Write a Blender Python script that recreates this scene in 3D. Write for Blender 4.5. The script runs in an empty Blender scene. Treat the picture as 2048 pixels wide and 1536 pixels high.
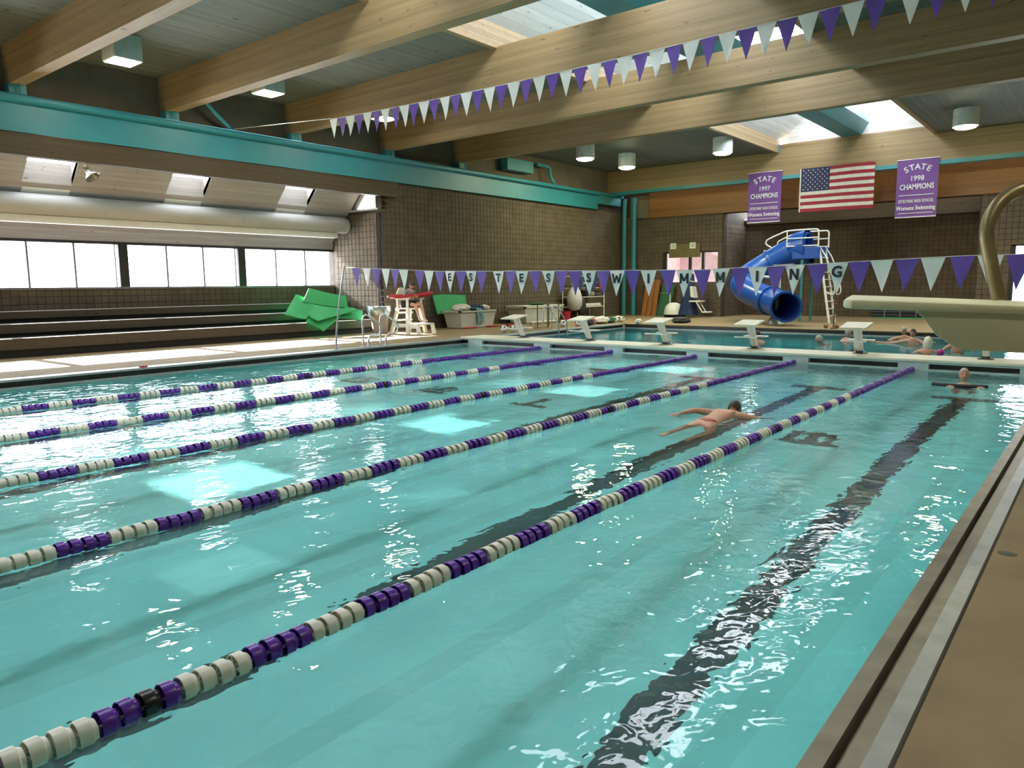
import bpy, bmesh, math, random
from mathutils import Vector, Matrix
import mathutils.noise as mnoise
R = math.radians
random.seed(7)
SC = bpy.context.scene
COL = SC.collection

# ------------------------------------------------------------------ camera, sky, sun, exposure
cam_data = bpy.data.cameras.new('camera')
cam_data.sensor_width = 36.0
cam_data.lens = 36.0 * 1480.5 / 2048.0
cam_data.clip_end = 400
cam = bpy.data.objects.new('camera', cam_data)
COL.objects.link(cam)
YAW, PITCH, ROLL = 0.681903936, -0.133116259, -0.00996530939
_f = Vector((-math.sin(YAW) * math.cos(PITCH), math.cos(YAW) * math.cos(PITCH), math.sin(PITCH)))
_r = Vector((math.cos(YAW), math.sin(YAW), 0))
_u = _r.cross(_f)
_r2 = _r * math.cos(ROLL) + _u * math.sin(ROLL)
_u2 = -_r * math.sin(ROLL) + _u * math.cos(ROLL)
cam.matrix_world = Matrix(((_r2.x, _u2.x, -_f.x, 3.0031), (_r2.y, _u2.y, -_f.y, -16.2530), (_r2.z, _u2.z, -_f.z, 1.7364), (0, 0, 0, 1)))
SC.camera = cam

SKY = 9.5          # bright hazy winter sky
SUN = 80.0
LAMP = 55.0
SUN_DIR = Vector((1.0, 0.018, -0.48)).normalized()
world = bpy.data.worlds.new('sky')
SC.world = world
world.use_nodes = True
wn = world.node_tree.nodes
wn['Background'].inputs['Color'].default_value = (0.93, 0.96, 1.0, 1)
wn['Background'].inputs['Strength'].default_value = SKY
sun_data = bpy.data.lights.new('sun', 'SUN')
sun_data.energy = SUN
sun_data.angle = R(0.6)
sun_data.color = (1.0, 0.97, 0.92)
sun = bpy.data.objects.new('sun', sun_data)
COL.objects.link(sun)
sun.location = (-40, 0, 30)
sun.rotation_euler = SUN_DIR.to_track_quat('-Z', 'Y').to_euler()

def portal(name, loc, rot, sx, sy):
    d = bpy.data.lights.new(name, 'AREA')
    d.shape = 'RECTANGLE'; d.size = sx; d.size_y = sy
    d.cycles.is_portal = True
    o = bpy.data.objects.new(name, d); COL.objects.link(o)
    o.location = loc; o.rotation_euler = rot
portal('window_portal', (-19.55, -8.0, 2.42), (0, R(-90), 0), 1.3, 18.0)
portal('roof_portal', (-5.4, -2.7, 9.65), (0, R(26.6), 0), 3.5, 37.0)

SC.view_settings.view_transform = 'Standard'
SC.view_settings.look = 'None'
SC.view_settings.exposure = 0.6
SC.view_settings.gamma = 1.0
SC.view_settings.use_curve_mapping = False
cy = SC.cycles
cy.use_denoising = True
cy.max_bounces = 9
cy.diffuse_bounces = 5
cy.glossy_bounces = 4
cy.transmission_bounces = 6
cy.transparent_max_bounces = 8
cy.sample_clamp_indirect = 30.0
cy.caustics_reflective = False
cy.caustics_refractive = True
cy.blur_glossy = 0.3

# ------------------------------------------------------------------ materials
def _nodes(name):
    m = bpy.data.materials.new(name); m.use_nodes = True
    nt = m.node_tree
    return m, nt, nt.nodes['Principled BSDF']
def mixrgb(nt, a, b, fac):
    n = nt.nodes.new('ShaderNodeMix'); n.data_type = 'RGBA'
    for sock, v in ((n.inputs[6], a), (n.inputs[7], b)):
        if isinstance(v, tuple): sock.default_value = (*v, 1)
        else: nt.links.new(v, sock)
    if isinstance(fac, float): n.inputs[0].default_value = fac
    else: nt.links.new(fac, n.inputs[0])
    return n.outputs[2]
def coords(nt, scale=(1, 1, 1)):
    g = nt.nodes.new('ShaderNodeNewGeometry')
    v = nt.nodes.new('ShaderNodeVectorMath'); v.operation = 'MULTIPLY'
    nt.links.new(g.outputs['Position'], v.inputs[0]); v.inputs[1].default_value = scale
    return v.outputs[0]
def noise(nt, vec, scale, detail=3.0, rough=0.55, dist=0.0):
    n = nt.nodes.new('ShaderNodeTexNoise')
    n.inputs['Scale'].default_value = scale; n.inputs['Detail'].default_value = detail
    n.inputs['Roughness'].default_value = rough; n.inputs['Distortion'].default_value = dist
    nt.links.new(vec, n.inputs['Vector'])
    return n.outputs['Fac']
def ramp(nt, fac, lo, hi):
    n = nt.nodes.new('ShaderNodeMapRange'); nt.links.new(fac, n.inputs[0])
    n.inputs[1].default_value = lo; n.inputs[2].default_value = hi
    return n.outputs[0]
def mat(name, col, rough=0.6, metal=0.0, var=0.12, scale=6.0, bump=0.0, stretch=(1, 1, 1), spec=None, sss=False):
    m, nt, p = _nodes(name)
    v = coords(nt, stretch)
    f = ramp(nt, noise(nt, v, scale), 0.3, 0.7)
    dark = tuple(c * (1 - var) for c in col); light = tuple(min(1, c * (1 + var)) for c in col)
    nt.links.new(mixrgb(nt, dark, light, f), p.inputs['Base Color'])
    p.inputs['Roughness'].default_value = rough; p.inputs['Metallic'].default_value = metal
    if spec is not None: p.inputs['Specular IOR Level'].default_value = spec
    if bump:
        b = nt.nodes.new('ShaderNodeBump'); b.inputs['Strength'].default_value = bump; b.inputs['Distance'].default_value = 0.01
        nt.links.new(noise(nt, v, scale * 6, 4), b.inputs['Height']); nt.links.new(b.outputs[0], p.inputs['Normal'])
    return m
def wood(name, c1, c2, stretch, lam=None, rough=0.55, bump=0.1):
    """grain stretched along the board; lam = (axis, pitch) glue or joint lines"""
    m, nt, p = _nodes(name)
    v = coords(nt, stretch)
    f = ramp(nt, noise(nt, v, 3.0, 6, 0.65, 0.6), 0.28, 0.72)
    col = mixrgb(nt, c1, c2, f)
    k = noise(nt, coords(nt, (1.2, 1.2, 5.0)), 3.5, 1.0)
    kn = ramp(nt, k, 0.72, 0.78)
    col = mixrgb(nt, col, tuple(c * 0.45 for c in c1), kn)
    if lam:
        ax, pitch, depth = lam
        s = nt.nodes.new('ShaderNodeSeparateXYZ'); g = nt.nodes.new('ShaderNodeNewGeometry')
        nt.links.new(g.outputs['Position'], s.inputs[0])
        a = nt.nodes.new('ShaderNodeMath'); a.operation = 'DIVIDE'; nt.links.new(s.outputs[ax], a.inputs[0]); a.inputs[1].default_value = pitch
        fl = nt.nodes.new('ShaderNodeMath'); fl.operation = 'FLOOR'; nt.links.new(a.outputs[0], fl.inputs[0])
        wh = nt.nodes.new('ShaderNodeTexWhiteNoise'); wh.noise_dimensions = '1D'; nt.links.new(fl.outputs[0], wh.inputs['W'])
        col = mixrgb(nt, col, tuple(c * 0.62 for c in c1), ramp(nt, wh.outputs[0], 0.2, 1.9))
        fr = nt.nodes.new('ShaderNodeMath'); fr.operation = 'FRACT'; nt.links.new(a.outputs[0], fr.inputs[0])
        ln = nt.nodes.new('ShaderNodeMath'); ln.operation = 'LESS_THAN'; nt.links.new(fr.outputs[0], ln.inputs[0]); ln.inputs[1].default_value = 0.07
        mu = nt.nodes.new('ShaderNodeMath'); mu.operation = 'MULTIPLY'; nt.links.new(ln.outputs[0], mu.inputs[0]); mu.inputs[1].default_value = depth
        col = mixrgb(nt, col, tuple(c * 0.3 for c in c1), mu.outputs[0])
    nt.links.new(col, p.inputs['Base Color']); p.inputs['Roughness'].default_value = rough
    if bump:
        b = nt.nodes.new('ShaderNodeBump'); b.inputs['Strength'].default_value = bump; b.inputs['Distance'].default_value = 0.01
        nt.links.new(f, b.inputs['Height']); nt.links.new(b.outputs[0], p.inputs['Normal'])
    return m
def emit(name, col, strength):
    m, nt, p = _nodes(name)
    p.inputs['Base Color'].default_value = (*col, 1)
    p.inputs['Emission Color'].default_value = (*col, 1); p.inputs['Emission Strength'].default_value = strength
    return m
def glass(name, tint=(0.96, 0.98, 1.0)):
    m = bpy.data.materials.new(name); m.use_nodes = True; nt = m.node_tree; nt.nodes.clear()
    o = nt.nodes.new('ShaderNodeOutputMaterial'); t = nt.nodes.new('ShaderNodeBsdfTransparent'); t.inputs[0].default_value = (*tint, 1)
    g = nt.nodes.new('ShaderNodeBsdfGlossy'); g.inputs['Roughness'].default_value = 0.05
    mx = nt.nodes.new('ShaderNodeMixShader'); mx.inputs[0].default_value = 0.06
    nt.links.new(t.outputs[0], mx.inputs[1]); nt.links.new(g.outputs[0], mx.inputs[2]); nt.links.new(mx.outputs[0], o.inputs[0])
    return m
def water_mat(name, tint, amp, clear=0.09):
    m = bpy.data.materials.new(name); m.use_nodes = True; nt = m.node_tree; nt.nodes.clear()
    o = nt.nodes.new('ShaderNodeOutputMaterial')
    v = coords(nt, (1.0, 0.75, 1.0))
    hs = []
    for sc, d, a, di in ((0.55, 1.5, 0.45, 0.4), (1.7, 2.0, 0.34, 0.5), (4.6, 2.0, 0.19, 0.6), (12.0, 1.5, 0.055, 0.3)):
        n = noise(nt, v, sc, d, 0.5, di)
        mu = nt.nodes.new('ShaderNodeMath'); mu.operation = 'MULTIPLY'; nt.links.new(n, mu.inputs[0]); mu.inputs[1].default_value = a
        hs.append(mu.outputs[0])
    while len(hs) > 1:
        ad = nt.nodes.new('ShaderNodeMath'); ad.operation = 'ADD'; nt.links.new(hs.pop(), ad.inputs[0]); nt.links.new(hs.pop(), ad.inputs[1]); hs.insert(0, ad.outputs[0])
    # calmer and livelier zones of the pool
    z = ramp(nt, noise(nt, v, 0.22, 1.0), 0.35, 0.65)
    zz = nt.nodes.new('ShaderNodeMapRange'); nt.links.new(z, zz.inputs[0]); zz.inputs[3].default_value = 0.45; zz.inputs[4].default_value = 1.0
    hm = nt.nodes.new('ShaderNodeMath'); hm.operation = 'MULTIPLY'; nt.links.new(hs[0], hm.inputs[0]); nt.links.new(zz.outputs[0], hm.inputs[1])
    b = nt.nodes.new('ShaderNodeBump'); b.inputs['Strength'].default_value = 1.0; b.inputs['Distance'].default_value = amp
    nt.links.new(hm.outputs[0], b.inputs['Height'])
    rf = nt.nodes.new('ShaderNodeBsdfRefraction'); rf.inputs['Color'].default_value = (*tint, 1); rf.inputs['IOR'].default_value = 1.33; rf.inputs['Roughness'].default_value = 0.0
    gl = nt.nodes.new('ShaderNodeBsdfGlossy'); gl.inputs['Roughness'].default_value = 0.0; gl.inputs['Color'].default_value = (1, 1, 1, 1)
    fr = nt.nodes.new('ShaderNodeFresnel'); fr.inputs['IOR'].default_value = 1.33
    for s in (rf, gl, fr): nt.links.new(b.outputs[0], s.inputs['Normal'])
    mx = nt.nodes.new('ShaderNodeMixShader')
    nt.links.new(fr.outputs[0], mx.inputs[0]); nt.links.new(rf.outputs[0], mx.inputs[1]); nt.links.new(gl.outputs[0], mx.inputs[2])
    tr = nt.nodes.new('ShaderNodeBsdfTransparent'); tr.inputs[0].default_value = (*tint, 1)
    m2 = nt.nodes.new('ShaderNodeMixShader'); m2.inputs[0].default_value = clear
    nt.links.new(mx.outputs[0], m2.inputs[1]); nt.links.new(tr.outputs[0], m2.inputs[2]); nt.links.new(m2.outputs[0], o.inputs[0])
    return m

MT = {}
MT['water'] = water_mat('rippled pool water', (0.93, 1.0, 0.99), 0.068)
MT['water_deep'] = water_mat('rippled deep water', (0.62, 0.92, 0.93), 0.05)
MT['pool_deep'] = mat('deep teal pool plaster', (0.10, 0.62, 0.68), 0.6, var=0.05, scale=1.2)
MT['pool'] = mat('aqua pool plaster', (0.36, 0.94, 0.92), 0.6, var=0.05, scale=1.2)
MT['tile_dark'] = mat('dark lane tile', (0.006, 0.018, 0.02), 0.4, var=0.3, scale=3)
MT['deck'] = mat('tan concrete deck', (0.235, 0.165, 0.08), 0.75, var=0.16, scale=2.2, bump=0.25)
MT['steel_lip'] = mat('stained steel gutter', (0.26, 0.22, 0.16), 0.42, 0.35, var=0.2, scale=5)
MT['steel'] = mat('brushed steel strip', (0.45, 0.44, 0.41), 0.38, 0.5, var=0.12, scale=9)
MT['gutter_dark'] = mat('dark gutter and slot shade', (0.035, 0.032, 0.026), 0.3, var=0.4, scale=4)
MT['bulk'] = mat('cream bulkhead deck', (0.66, 0.62, 0.47), 0.6, var=0.06)
MT['bulk_face'] = mat('pale bulkhead face', (0.50, 0.55, 0.54), 0.45, var=0.08)
MT['block'] = mat('brown scored masonry block', (0.112, 0.083, 0.056), 0.85, var=0.22, scale=2.3, bump=0.2)
MT['mortar'] = mat('dark mortar', (0.05, 0.038, 0.028), 0.9, var=0.2)
MT['beam'] = wood('glulam beam wood', (0.235, 0.158, 0.068), (0.345, 0.24, 0.115), (0.22, 3.0, 5.0), (2, 0.038, 0.25))
MT['fascia'] = wood('dark stained fascia wood', (0.055, 0.036, 0.015), (0.095, 0.062, 0.027), (4.0, 0.22, 5.0), (2, 0.14, 0.5))
MT['panel'] = wood('orange stained wood panel', (0.20, 0.085, 0.018), (0.29, 0.13, 0.032), (0.25, 4.0, 6.0), (2, 0.14, 0.4))
MT['ceil'] = wood('grey ceiling decking', (0.088, 0.103, 0.078), (0.145, 0.16, 0.125), (4.0, 0.22, 4.0), (0, 0.13, 0.55), 0.7)
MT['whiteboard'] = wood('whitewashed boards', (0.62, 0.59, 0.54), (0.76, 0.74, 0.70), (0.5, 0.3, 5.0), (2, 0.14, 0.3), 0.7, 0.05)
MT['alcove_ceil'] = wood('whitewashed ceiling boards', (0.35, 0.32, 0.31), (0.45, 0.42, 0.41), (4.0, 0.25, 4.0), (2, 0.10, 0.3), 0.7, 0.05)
MT['infill'] = mat('brown infill board', (0.15, 0.12, 0.08), 0.8, var=0.15, scale=1.5)
MT['teal'] = mat('teal painted steel', (0.035, 0.25, 0.31), 0.42, var=0.05, scale=2)
MT['teal_dark'] = mat('deep teal steel', (0.04, 0.22, 0.24), 0.45, var=0.08, scale=2)
MT['duct'] = mat('white painted duct', (0.48, 0.475, 0.47), 0.5, var=0.05, scale=3)
MT['frame'] = mat('black window frame', (0.018, 0.016, 0.02), 0.45)
MT['frame_grey'] = mat('grey aluminium mullion', (0.20, 0.19, 0.22), 0.4, 0.4)
MT['glass'] = glass('clear window glass')
MT['white'] = mat('white plastic', (0.72, 0.71, 0.66), 0.45, var=0.05)
MT['cream'] = mat('cream fibreglass', (0.70, 0.67, 0.43), 0.45, var=0.05, scale=3, bump=0.05)
MT['pipe'] = mat('bronze handrail tube', (0.26, 0.20, 0.10), 0.38, 0.55, var=0.2, scale=5)
MT['chrome'] = mat('stainless rail', (0.62, 0.62, 0.64), 0.22, 0.9, var=0.05)
MT['galv'] = mat('galvanised post', (0.34, 0.37, 0.38), 0.4, 0.5)
MT['bleach'] = wood('brown bleacher wood', (0.042, 0.031, 0.018), (0.064, 0.048, 0.029), (4.0, 0.25, 5.0), None, 0.6)
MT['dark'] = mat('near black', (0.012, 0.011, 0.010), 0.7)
MT['float_p'] = mat('purple lane float', (0.105, 0.022, 0.30), 0.3, var=0.08)
MT['float_w'] = mat('ivory lane float', (0.74, 0.71, 0.58), 0.35, var=0.05)
MT['float_k'] = mat('black lane float', (0.012, 0.012, 0.015), 0.3)
MT['flag_p'] = mat('purple vinyl pennant', (0.12, 0.065, 0.36), 0.5, var=0.06)
MT['flag_w'] = mat('white vinyl pennant', (0.72, 0.76, 0.72), 0.5, var=0.05)
MT['letter'] = mat('black lettering', (0.008, 0.02, 0.028), 0.6)
MT['cord'] = mat('white cord', (0.6, 0.6, 0.55), 0.7)
MT['banner'] = mat('violet banner cloth', (0.135, 0.05, 0.215), 0.75, var=0.06, scale=2)
MT['banner_w'] = mat('white banner print', (0.58, 0.56, 0.60), 0.7)
MT['red'] = mat('flag red', (0.24, 0.009, 0.02), 0.75)
MT['flagwhite'] = mat('flag white', (0.50, 0.48, 0.40), 0.75)
MT['navy'] = mat('flag navy', (0.016, 0.018, 0.06), 0.75)
MT['green'] = mat('green foam', (0.035, 0.34, 0.115), 0.7, var=0.08, scale=3)
MT['green_d'] = mat('dark green plastic', (0.02, 0.10, 0.04), 0.6)
MT['blue'] = mat('blue fibreglass', (0.014, 0.075, 0.34), 0.28, var=0.05, scale=2)
MT['bluecloth'] = mat('navy vinyl cover', (0.012, 0.028, 0.09), 0.6, var=0.15)
MT['orange'] = wood('orange varnished wood', (0.26, 0.09, 0.02), (0.36, 0.14, 0.035), (5.0, 5.0, 0.6), None, 0.5)
MT['resred'] = mat('red vinyl foam', (0.40, 0.012, 0.025), 0.45)
MT['tub'] = mat('grey white plastic tub', (0.50, 0.50, 0.42), 0.55, var=0.06)
MT['towel_w'] = mat('white towel', (0.62, 0.58, 0.50), 0.9, var=0.1)
MT['towel_t'] = mat('teal grey towel', (0.16, 0.32, 0.30), 0.9, var=0.2, scale=12)
MT['towel_n'] = mat('navy towel', (0.02, 0.03, 0.08), 0.9)
MT['silver'] = mat('crumpled silver bag', (0.40, 0.46, 0.48), 0.3, 0.75, var=0.1)
MT['greytub'] = mat('grey plastic can', (0.30, 0.27, 0.24), 0.6)
MT['skin'] = mat('skin', (0.52, 0.28, 0.19), 0.55, var=0.06, scale=4)
MT['skin_tan'] = mat('flushed skin', (0.58, 0.29, 0.18), 0.5, var=0.08, scale=4)
MT['hair_d'] = mat('dark hair', (0.025, 0.017, 0.012), 0.6, var=0.3, scale=20)
MT['hair_g'] = mat('grey hair', (0.42, 0.36, 0.30), 0.7, var=0.2, scale=20)
MT['hair_w'] = mat('white blond hair', (0.74, 0.68, 0.52), 0.7, var=0.1, scale=20)
MT['shirt'] = mat('grey shirt cloth', (0.23, 0.24, 0.25), 0.85, var=0.1)
MT['shorts'] = mat('black shorts cloth', (0.02, 0.013, 0.014), 0.85)
MT['suit_r'] = mat('red swimsuit', (0.42, 0.03, 0.07), 0.6)
MT['suit_b'] = mat('black swimsuit', (0.015, 0.015, 0.02), 0.6)
MT['suit_brown'] = mat('rust swim briefs', (0.40, 0.10, 0.06), 0.6)
MT['magenta'] = mat('magenta rubber', (0.45, 0.02, 0.22), 0.4)
MT['brassy'] = mat('dull brass', (0.07, 0.055, 0.02), 0.6, 0.1)
MT['ground'] = mat('pale outdoor ground', (0.62, 0.64, 0.66), 0.9)
MT['lamp_body'] = mat('white lamp housing', (0.62, 0.66, 0.62), 0.5)
MT['lamp'] = emit('lamp diffuser', (1.0, 0.96, 0.78), LAMP)
MT['lamp_round'] = emit('round lamp diffuser', (0.98, 1.0, 0.62), LAMP * 2.2)
MT['pink_lit_wall'] = mat('corridor wall tinted by pink light', (0.62, 0.42, 0.40), 0.8)  # pinkish light of the lit corridor is put into this wall colour
MT['sign'] = mat('white sign', (0.70, 0.72, 0.62), 0.6)
MT['sign_ink'] = mat('grey sign ink', (0.30, 0.32, 0.30), 0.7)
MT['olive'] = mat('olive painted board', (0.15, 0.12, 0.045), 0.7)
MT['horn'] = mat('grey horn metal', (0.20, 0.19, 0.15), 0.35, 0.5)
MT['eye'] = mat('dark eye', (0.01, 0.008, 0.007), 0.3)
MT['lip'] = mat('lips', (0.40, 0.13, 0.11), 0.5)
MT['leafblack'] = mat('black nylon bag', (0.02, 0.022, 0.018), 0.7)

# ------------------------------------------------------------------ builders
W = {}
class B:
    def __init__(s): s.v = []; s.f = []
    def add(s, vs, fs):
        n = len(s.v); s.v += [Vector(v) for v in vs]; s.f += [[i + n for i in f] for f in fs]; return s
    def box(s, x0, y0, z0, x1, y1, z1):
        vs = [(x, y, z) for x in (x0, x1) for y in (y0, y1) for z in (z0, z1)]
        return s.add(vs, [(0, 1, 3, 2), (4, 6, 7, 5), (0, 4, 5, 1), (2, 3, 7, 6), (0, 2, 6, 4), (1, 5, 7, 3)])
    def hexa(s, bot, top):
        n = len(bot)
        fs = [list(range(n))[::-1], list(range(n, 2 * n))]
        fs += [(i, (i + 1) % n, n + (i + 1) % n, n + i) for i in range(n)]
        return s.add(list(bot) + list(top), fs)
    def slab(s, pts, nrm):
        nrm = Vector(nrm)
        return s.hexa([Vector(p) for p in pts], [Vector(p) + nrm for p in pts])
    def tube(s, pts, r, n=10, cap=True, closed=False):
        pts = [Vector(p) for p in pts]; rs = r if isinstance(r, (list, tuple)) else [r] * len(pts)
        up = None; rings = []
        for i, p in enumerate(pts):
            a = pts[(i - 1) % len(pts)] if (i > 0 or closed) else p; b = pts[(i + 1) % len(pts)] if (i < len(pts) - 1 or closed) else p
            t = (b - a).normalized()
            if up is None:
                up = Vector((0, 0, 1)) if abs(t.z) < 0.9 else Vector((1, 0, 0))
            x = t.cross(up).normalized(); up = x.cross(t).normalized()
            rings.append([p + (x * math.cos(2 * math.pi * k / n) + up * math.sin(2 * math.pi * k / n)) * rs[i] for k in range(n)])
        vs = [v for rg in rings for v in rg]; m = len(rings)
        fs = [(i * n + k, i * n + (k + 1) % n, (i + 1) % m * n + (k + 1) % n, (i + 1) % m * n + k) for i in range(m if closed else m - 1) for k in range(n)]
        if cap and not closed: fs += [list(range(n))[::-1], [(m - 1) * n + k for k in range(n)]]
        return s.add(vs, fs)
    def cyl(s, c, r, z0, z1, n=20, r2=None):
        return s.tube([(c[0], c[1], z0), (c[0], c[1], z1)], [r, r if r2 is None else r2], n)
    def lathe(s, c, prof, n=20, axis=Vector((0, 0, 1))):
        axis = Vector(axis).normalized(); a = Vector((1, 0, 0)) if abs(axis.x) < 0.9 else Vector((0, 1, 0))
        x = axis.cross(a).normalized(); y = axis.cross(x); c = Vector(c)
        vs = [c + axis * h + (x * math.cos(2 * math.pi * k / n) + y * math.sin(2 * math.pi * k / n)) * r for r, h in prof for k in range(n)]
        fs = [(i * n + k, i * n + (k + 1) % n, (i + 1) * n + (k + 1) % n, (i + 1) * n + k) for i in range(len(prof) - 1) for k in range(n)]
        return s.add(vs, fs)
    def ball(s, c, r, n=12, m=8):
        c = Vector(c); r = Vector(r) if isinstance(r, (tuple, list, Vector)) else Vector((r, r, r))
        vs = [c + Vector((0, 0, -r.z))]
        for j in range(1, m):
            t = -math.pi / 2 + math.pi * j / m
            vs += [c + Vector((r.x * math.cos(t) * math.cos(2 * math.pi * k / n), r.y * math.cos(t) * math.sin(2 * math.pi * k / n), r.z * math.sin(t))) for k in range(n)]
        vs.append(c + Vector((0, 0, r.z))); last = len(vs) - 1
        fs = [(0, 1 + (k + 1) % n, 1 + k) for k in range(n)] + [(last, last - n + k, last - n + (k + 1) % n) for k in range(n)]
        fs += [(1 + j * n + k, 1 + j * n + (k + 1) % n, 1 + (j + 1) * n + (k + 1) % n, 1 + (j + 1) * n + k) for j in range(m - 2) for k in range(n)]
        return s.add(vs, fs)
    def grid(s, fn, nu, nv):
        vs = [fn(i / nu, j / nv) for i in range(nu + 1) for j in range(nv + 1)]; w = nv + 1
        return s.add(vs, [(i * w + j, (i + 1) * w + j, (i + 1) * w + j + 1, i * w + j + 1) for i in range(nu) for j in range(nv)])
    def merge(s, o): return s.add(o.v, o.f)
    def xform(s, M):
        s.v = [M @ v for v in s.v]; return s
    def obj(s, name, m, parent=None, smooth=40, solid=0.0, bevel=0.0, loc=None, local=False):
        if parent is not None: off = Vector((0, 0, 0)) if local else W[parent]
        elif loc is not None: off = Vector(loc)
        else:
            xs = [v.x for v in s.v]; ys = [v.y for v in s.v]
            off = Vector(((min(xs) + max(xs)) / 2, (min(ys) + max(ys)) / 2, min(v.z for v in s.v)))
        me = bpy.data.meshes.new(name)
        me.from_pydata([v - off for v in s.v], [], s.f); me.update()
        bm = bmesh.new(); bm.from_mesh(me); bmesh.ops.recalc_face_normals(bm, faces=bm.faces)
        if bevel: bmesh.ops.bevel(bm, geom=[e for e in bm.edges if len(e.link_faces) == 2 and e.calc_face_angle(0) > 0.7], offset=bevel, segments=2, affect='EDGES', profile=0.5)
        if solid: bmesh.ops.solidify(bm, geom=bm.faces[:], thickness=solid)
        bm.to_mesh(me); bm.free()
        me.materials.append(MT[m] if isinstance(m, str) else m)
        if smooth:
            me.polygons.foreach_set('use_smooth', [True] * len(me.polygons)); me.set_sharp_from_angle(angle=R(smooth))
        o = bpy.data.objects.new(name, me); COL.objects.link(o)
        if parent is not None:
            o.parent = parent; W[o] = W[parent]
        else:
            o.location = off; W[o] = off
        return o
def tag(o, label, cat, group=None, kind=None):
    o['label'] = label
    if cat: o['category'] = cat
    if group: o['group'] = group
    if kind: o['kind'] = kind
    return o
def thing(name, label, cat, loc=(0, 0, 0), group=None, kind=None):
    o = bpy.data.objects.new(name, None); COL.objects.link(o)
    o.location = loc; W[o] = Vector(loc); o.empty_display_size = 0.1
    return tag(o, label, cat, group, kind)
def struct(o, label=None, cat=None):
    o['kind'] = 'structure'
    if label: o['label'] = label
    if cat: o['category'] = cat
    return o
def copytree(root, loc, rotz=None, label=None):
    r = root.copy(); COL.objects.link(r); r.location = loc
    if rotz is not None: r.rotation_euler = (0, 0, rotz)
    if label: r['label'] = label
    W[r] = Vector(loc)
    for ch in root.children:
        c = ch.copy(); COL.objects.link(c); c.parent = r; W[c] = W[r]
        for g in ch.children:
            d = g.copy(); COL.objects.link(d); d.parent = c; W[d] = W[r]
    return r
def inst(me, name, parent, loc, rot=None):
    o = bpy.data.objects.new(name, me); COL.objects.link(o); o.parent = parent
    o.location = Vector(loc) - W[parent]
    if rot: o.rotation_euler = rot
    W[o] = W[parent]
    return o
def text_mesh(txt, size, bold=0.0, depth=0.004, xscale=1.0):
    c = bpy.data.curves.new('text', 'FONT'); c.body = txt; c.size = size; c.align_x = 'CENTER'; c.align_y = 'CENTER'
    c.offset = bold; c.extrude = depth; c.resolution_u = 3
    o = bpy.data.objects.new('text', c); COL.objects.link(o)
    dg = bpy.context.evaluated_depsgraph_get()
    me = bpy.data.meshes.new_from_object(o.evaluated_get(dg))
    vs = [Vector((v.co.x * xscale, v.co.y, v.co.z)) for v in me.vertices]; fs = [list(p.vertices) for p in me.polygons]
    bpy.data.objects.remove(o); bpy.data.curves.remove(c); bpy.data.meshes.remove(me)
    b = B(); b.v = vs; b.f = fs
    return b
# ------------------------------------------------------------------ room shell
XL, YF, ZD, ZC = -16.6, 16.9, 0.17, 7.1          # left wall, far wall, deck level, ceiling
XB, YE = -19.3, 0.95                              # back wall and end wall of the left alcove
PL, PR, BW = -12.03, 2.27, 0.95                   # pool edges, bulkhead width
LN = 2.28265
LX = [-4 * LN, -3 * LN, -2 * LN, -LN, 0.0]        # lane ropes
LC = [-4.5 * LN, -3.5 * LN, -2.5 * LN, -1.5 * LN, -0.5 * LN, 0.5 * LN]
FY = 9.35                                         # far edge of the second pool

b = B()
b.box(-19.6, -24.2, -0.3, PL - 0.34, 17.0, ZD)
b.box(PL - 0.34, FY + 0.34, -0.3, 8.4, 17.0, ZD)
b.box(-11.4, 16.99, -0.3, -1.2, 19.9, ZD)
b.box(2.56, -24.2, -0.3, 8.4, FY + 0.34, ZD)
struct(b.obj('floor', 'deck', smooth=0), 'tan concrete pool deck around both pools', 'floor')
b = B()
b.box(-60, -60, -0.6, -19.62, 60, -0.5); b.box(-19.62, 20.2, -0.6, 30, 60, -0.5)
struct(b.obj('outdoor_ground', 'ground', smooth=0), 'pale ground outside the windows', 'ground')

# ceiling decking round the long skylight
SK0, SK1, SKY0, SKY1 = -8.35, -2.6, -21.0, 15.5
b = B()
b.box(-16.9, -24.2, ZC, SK0, 17.1, ZC + 0.2); b.box(SK1, -24.2, ZC, 8.4, 17.1, ZC + 0.2)
b.box(SK0, -24.2, ZC, SK1, SKY0, ZC + 0.2); b.box(SK0, SKY1 + 0.3, ZC, SK1, 17.1, ZC + 0.2)
struct(b.obj('ceiling', 'ceil', smooth=0), 'grey wooden ceiling decking', 'ceiling')
b = B()
b.slab([(SK0, SKY0, ZC + .45), (SK0, SKY1 + .3, ZC + .45), (-7.0, SKY1 + .3, 8.75), (-7.0, SKY0, 8.75)], (-.1, 0, .1))
b.box(-7.1, SKY0, 8.75, -7.0, SKY1 + .3, 10.4)  # raised west upstand, shaped to keep direct sun off the glass
b.slab([(SK1, SKY0, ZC + .45), (-3.9, SKY0, 8.75), (-3.9, SKY1 + .3, 8.75), (SK1, SKY1 + .3, ZC + .45)], (.1, 0, .1))
for y in (SKY0 - .1, SKY1 + .2):
    b.hexa([(SK0, y, ZC + .1), (SK1, y, ZC + .1), (-3.9, y, 8.85), (-7.0, y, 10.4)], [(SK0, y + .1, ZC + .1), (SK1, y + .1, ZC + .1), (-3.9, y + .1, 8.85), (-7.0, y + .1, 10.4)])
mon = struct(b.obj('skylight_shaft', 'whiteboard', smooth=0), 'white boarded shaft of the long roof skylight', 'skylight')
b = B().slab([(-7.0, SKY0, 10.36), (-3.86, SKY0, 8.78), (-3.86, SKY1 + .3, 8.78), (-7.0, SKY1 + .3, 10.36)], (0, 0, .02))
b.obj('pane', 'glass', mon, smooth=0)
y = SKY0
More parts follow.
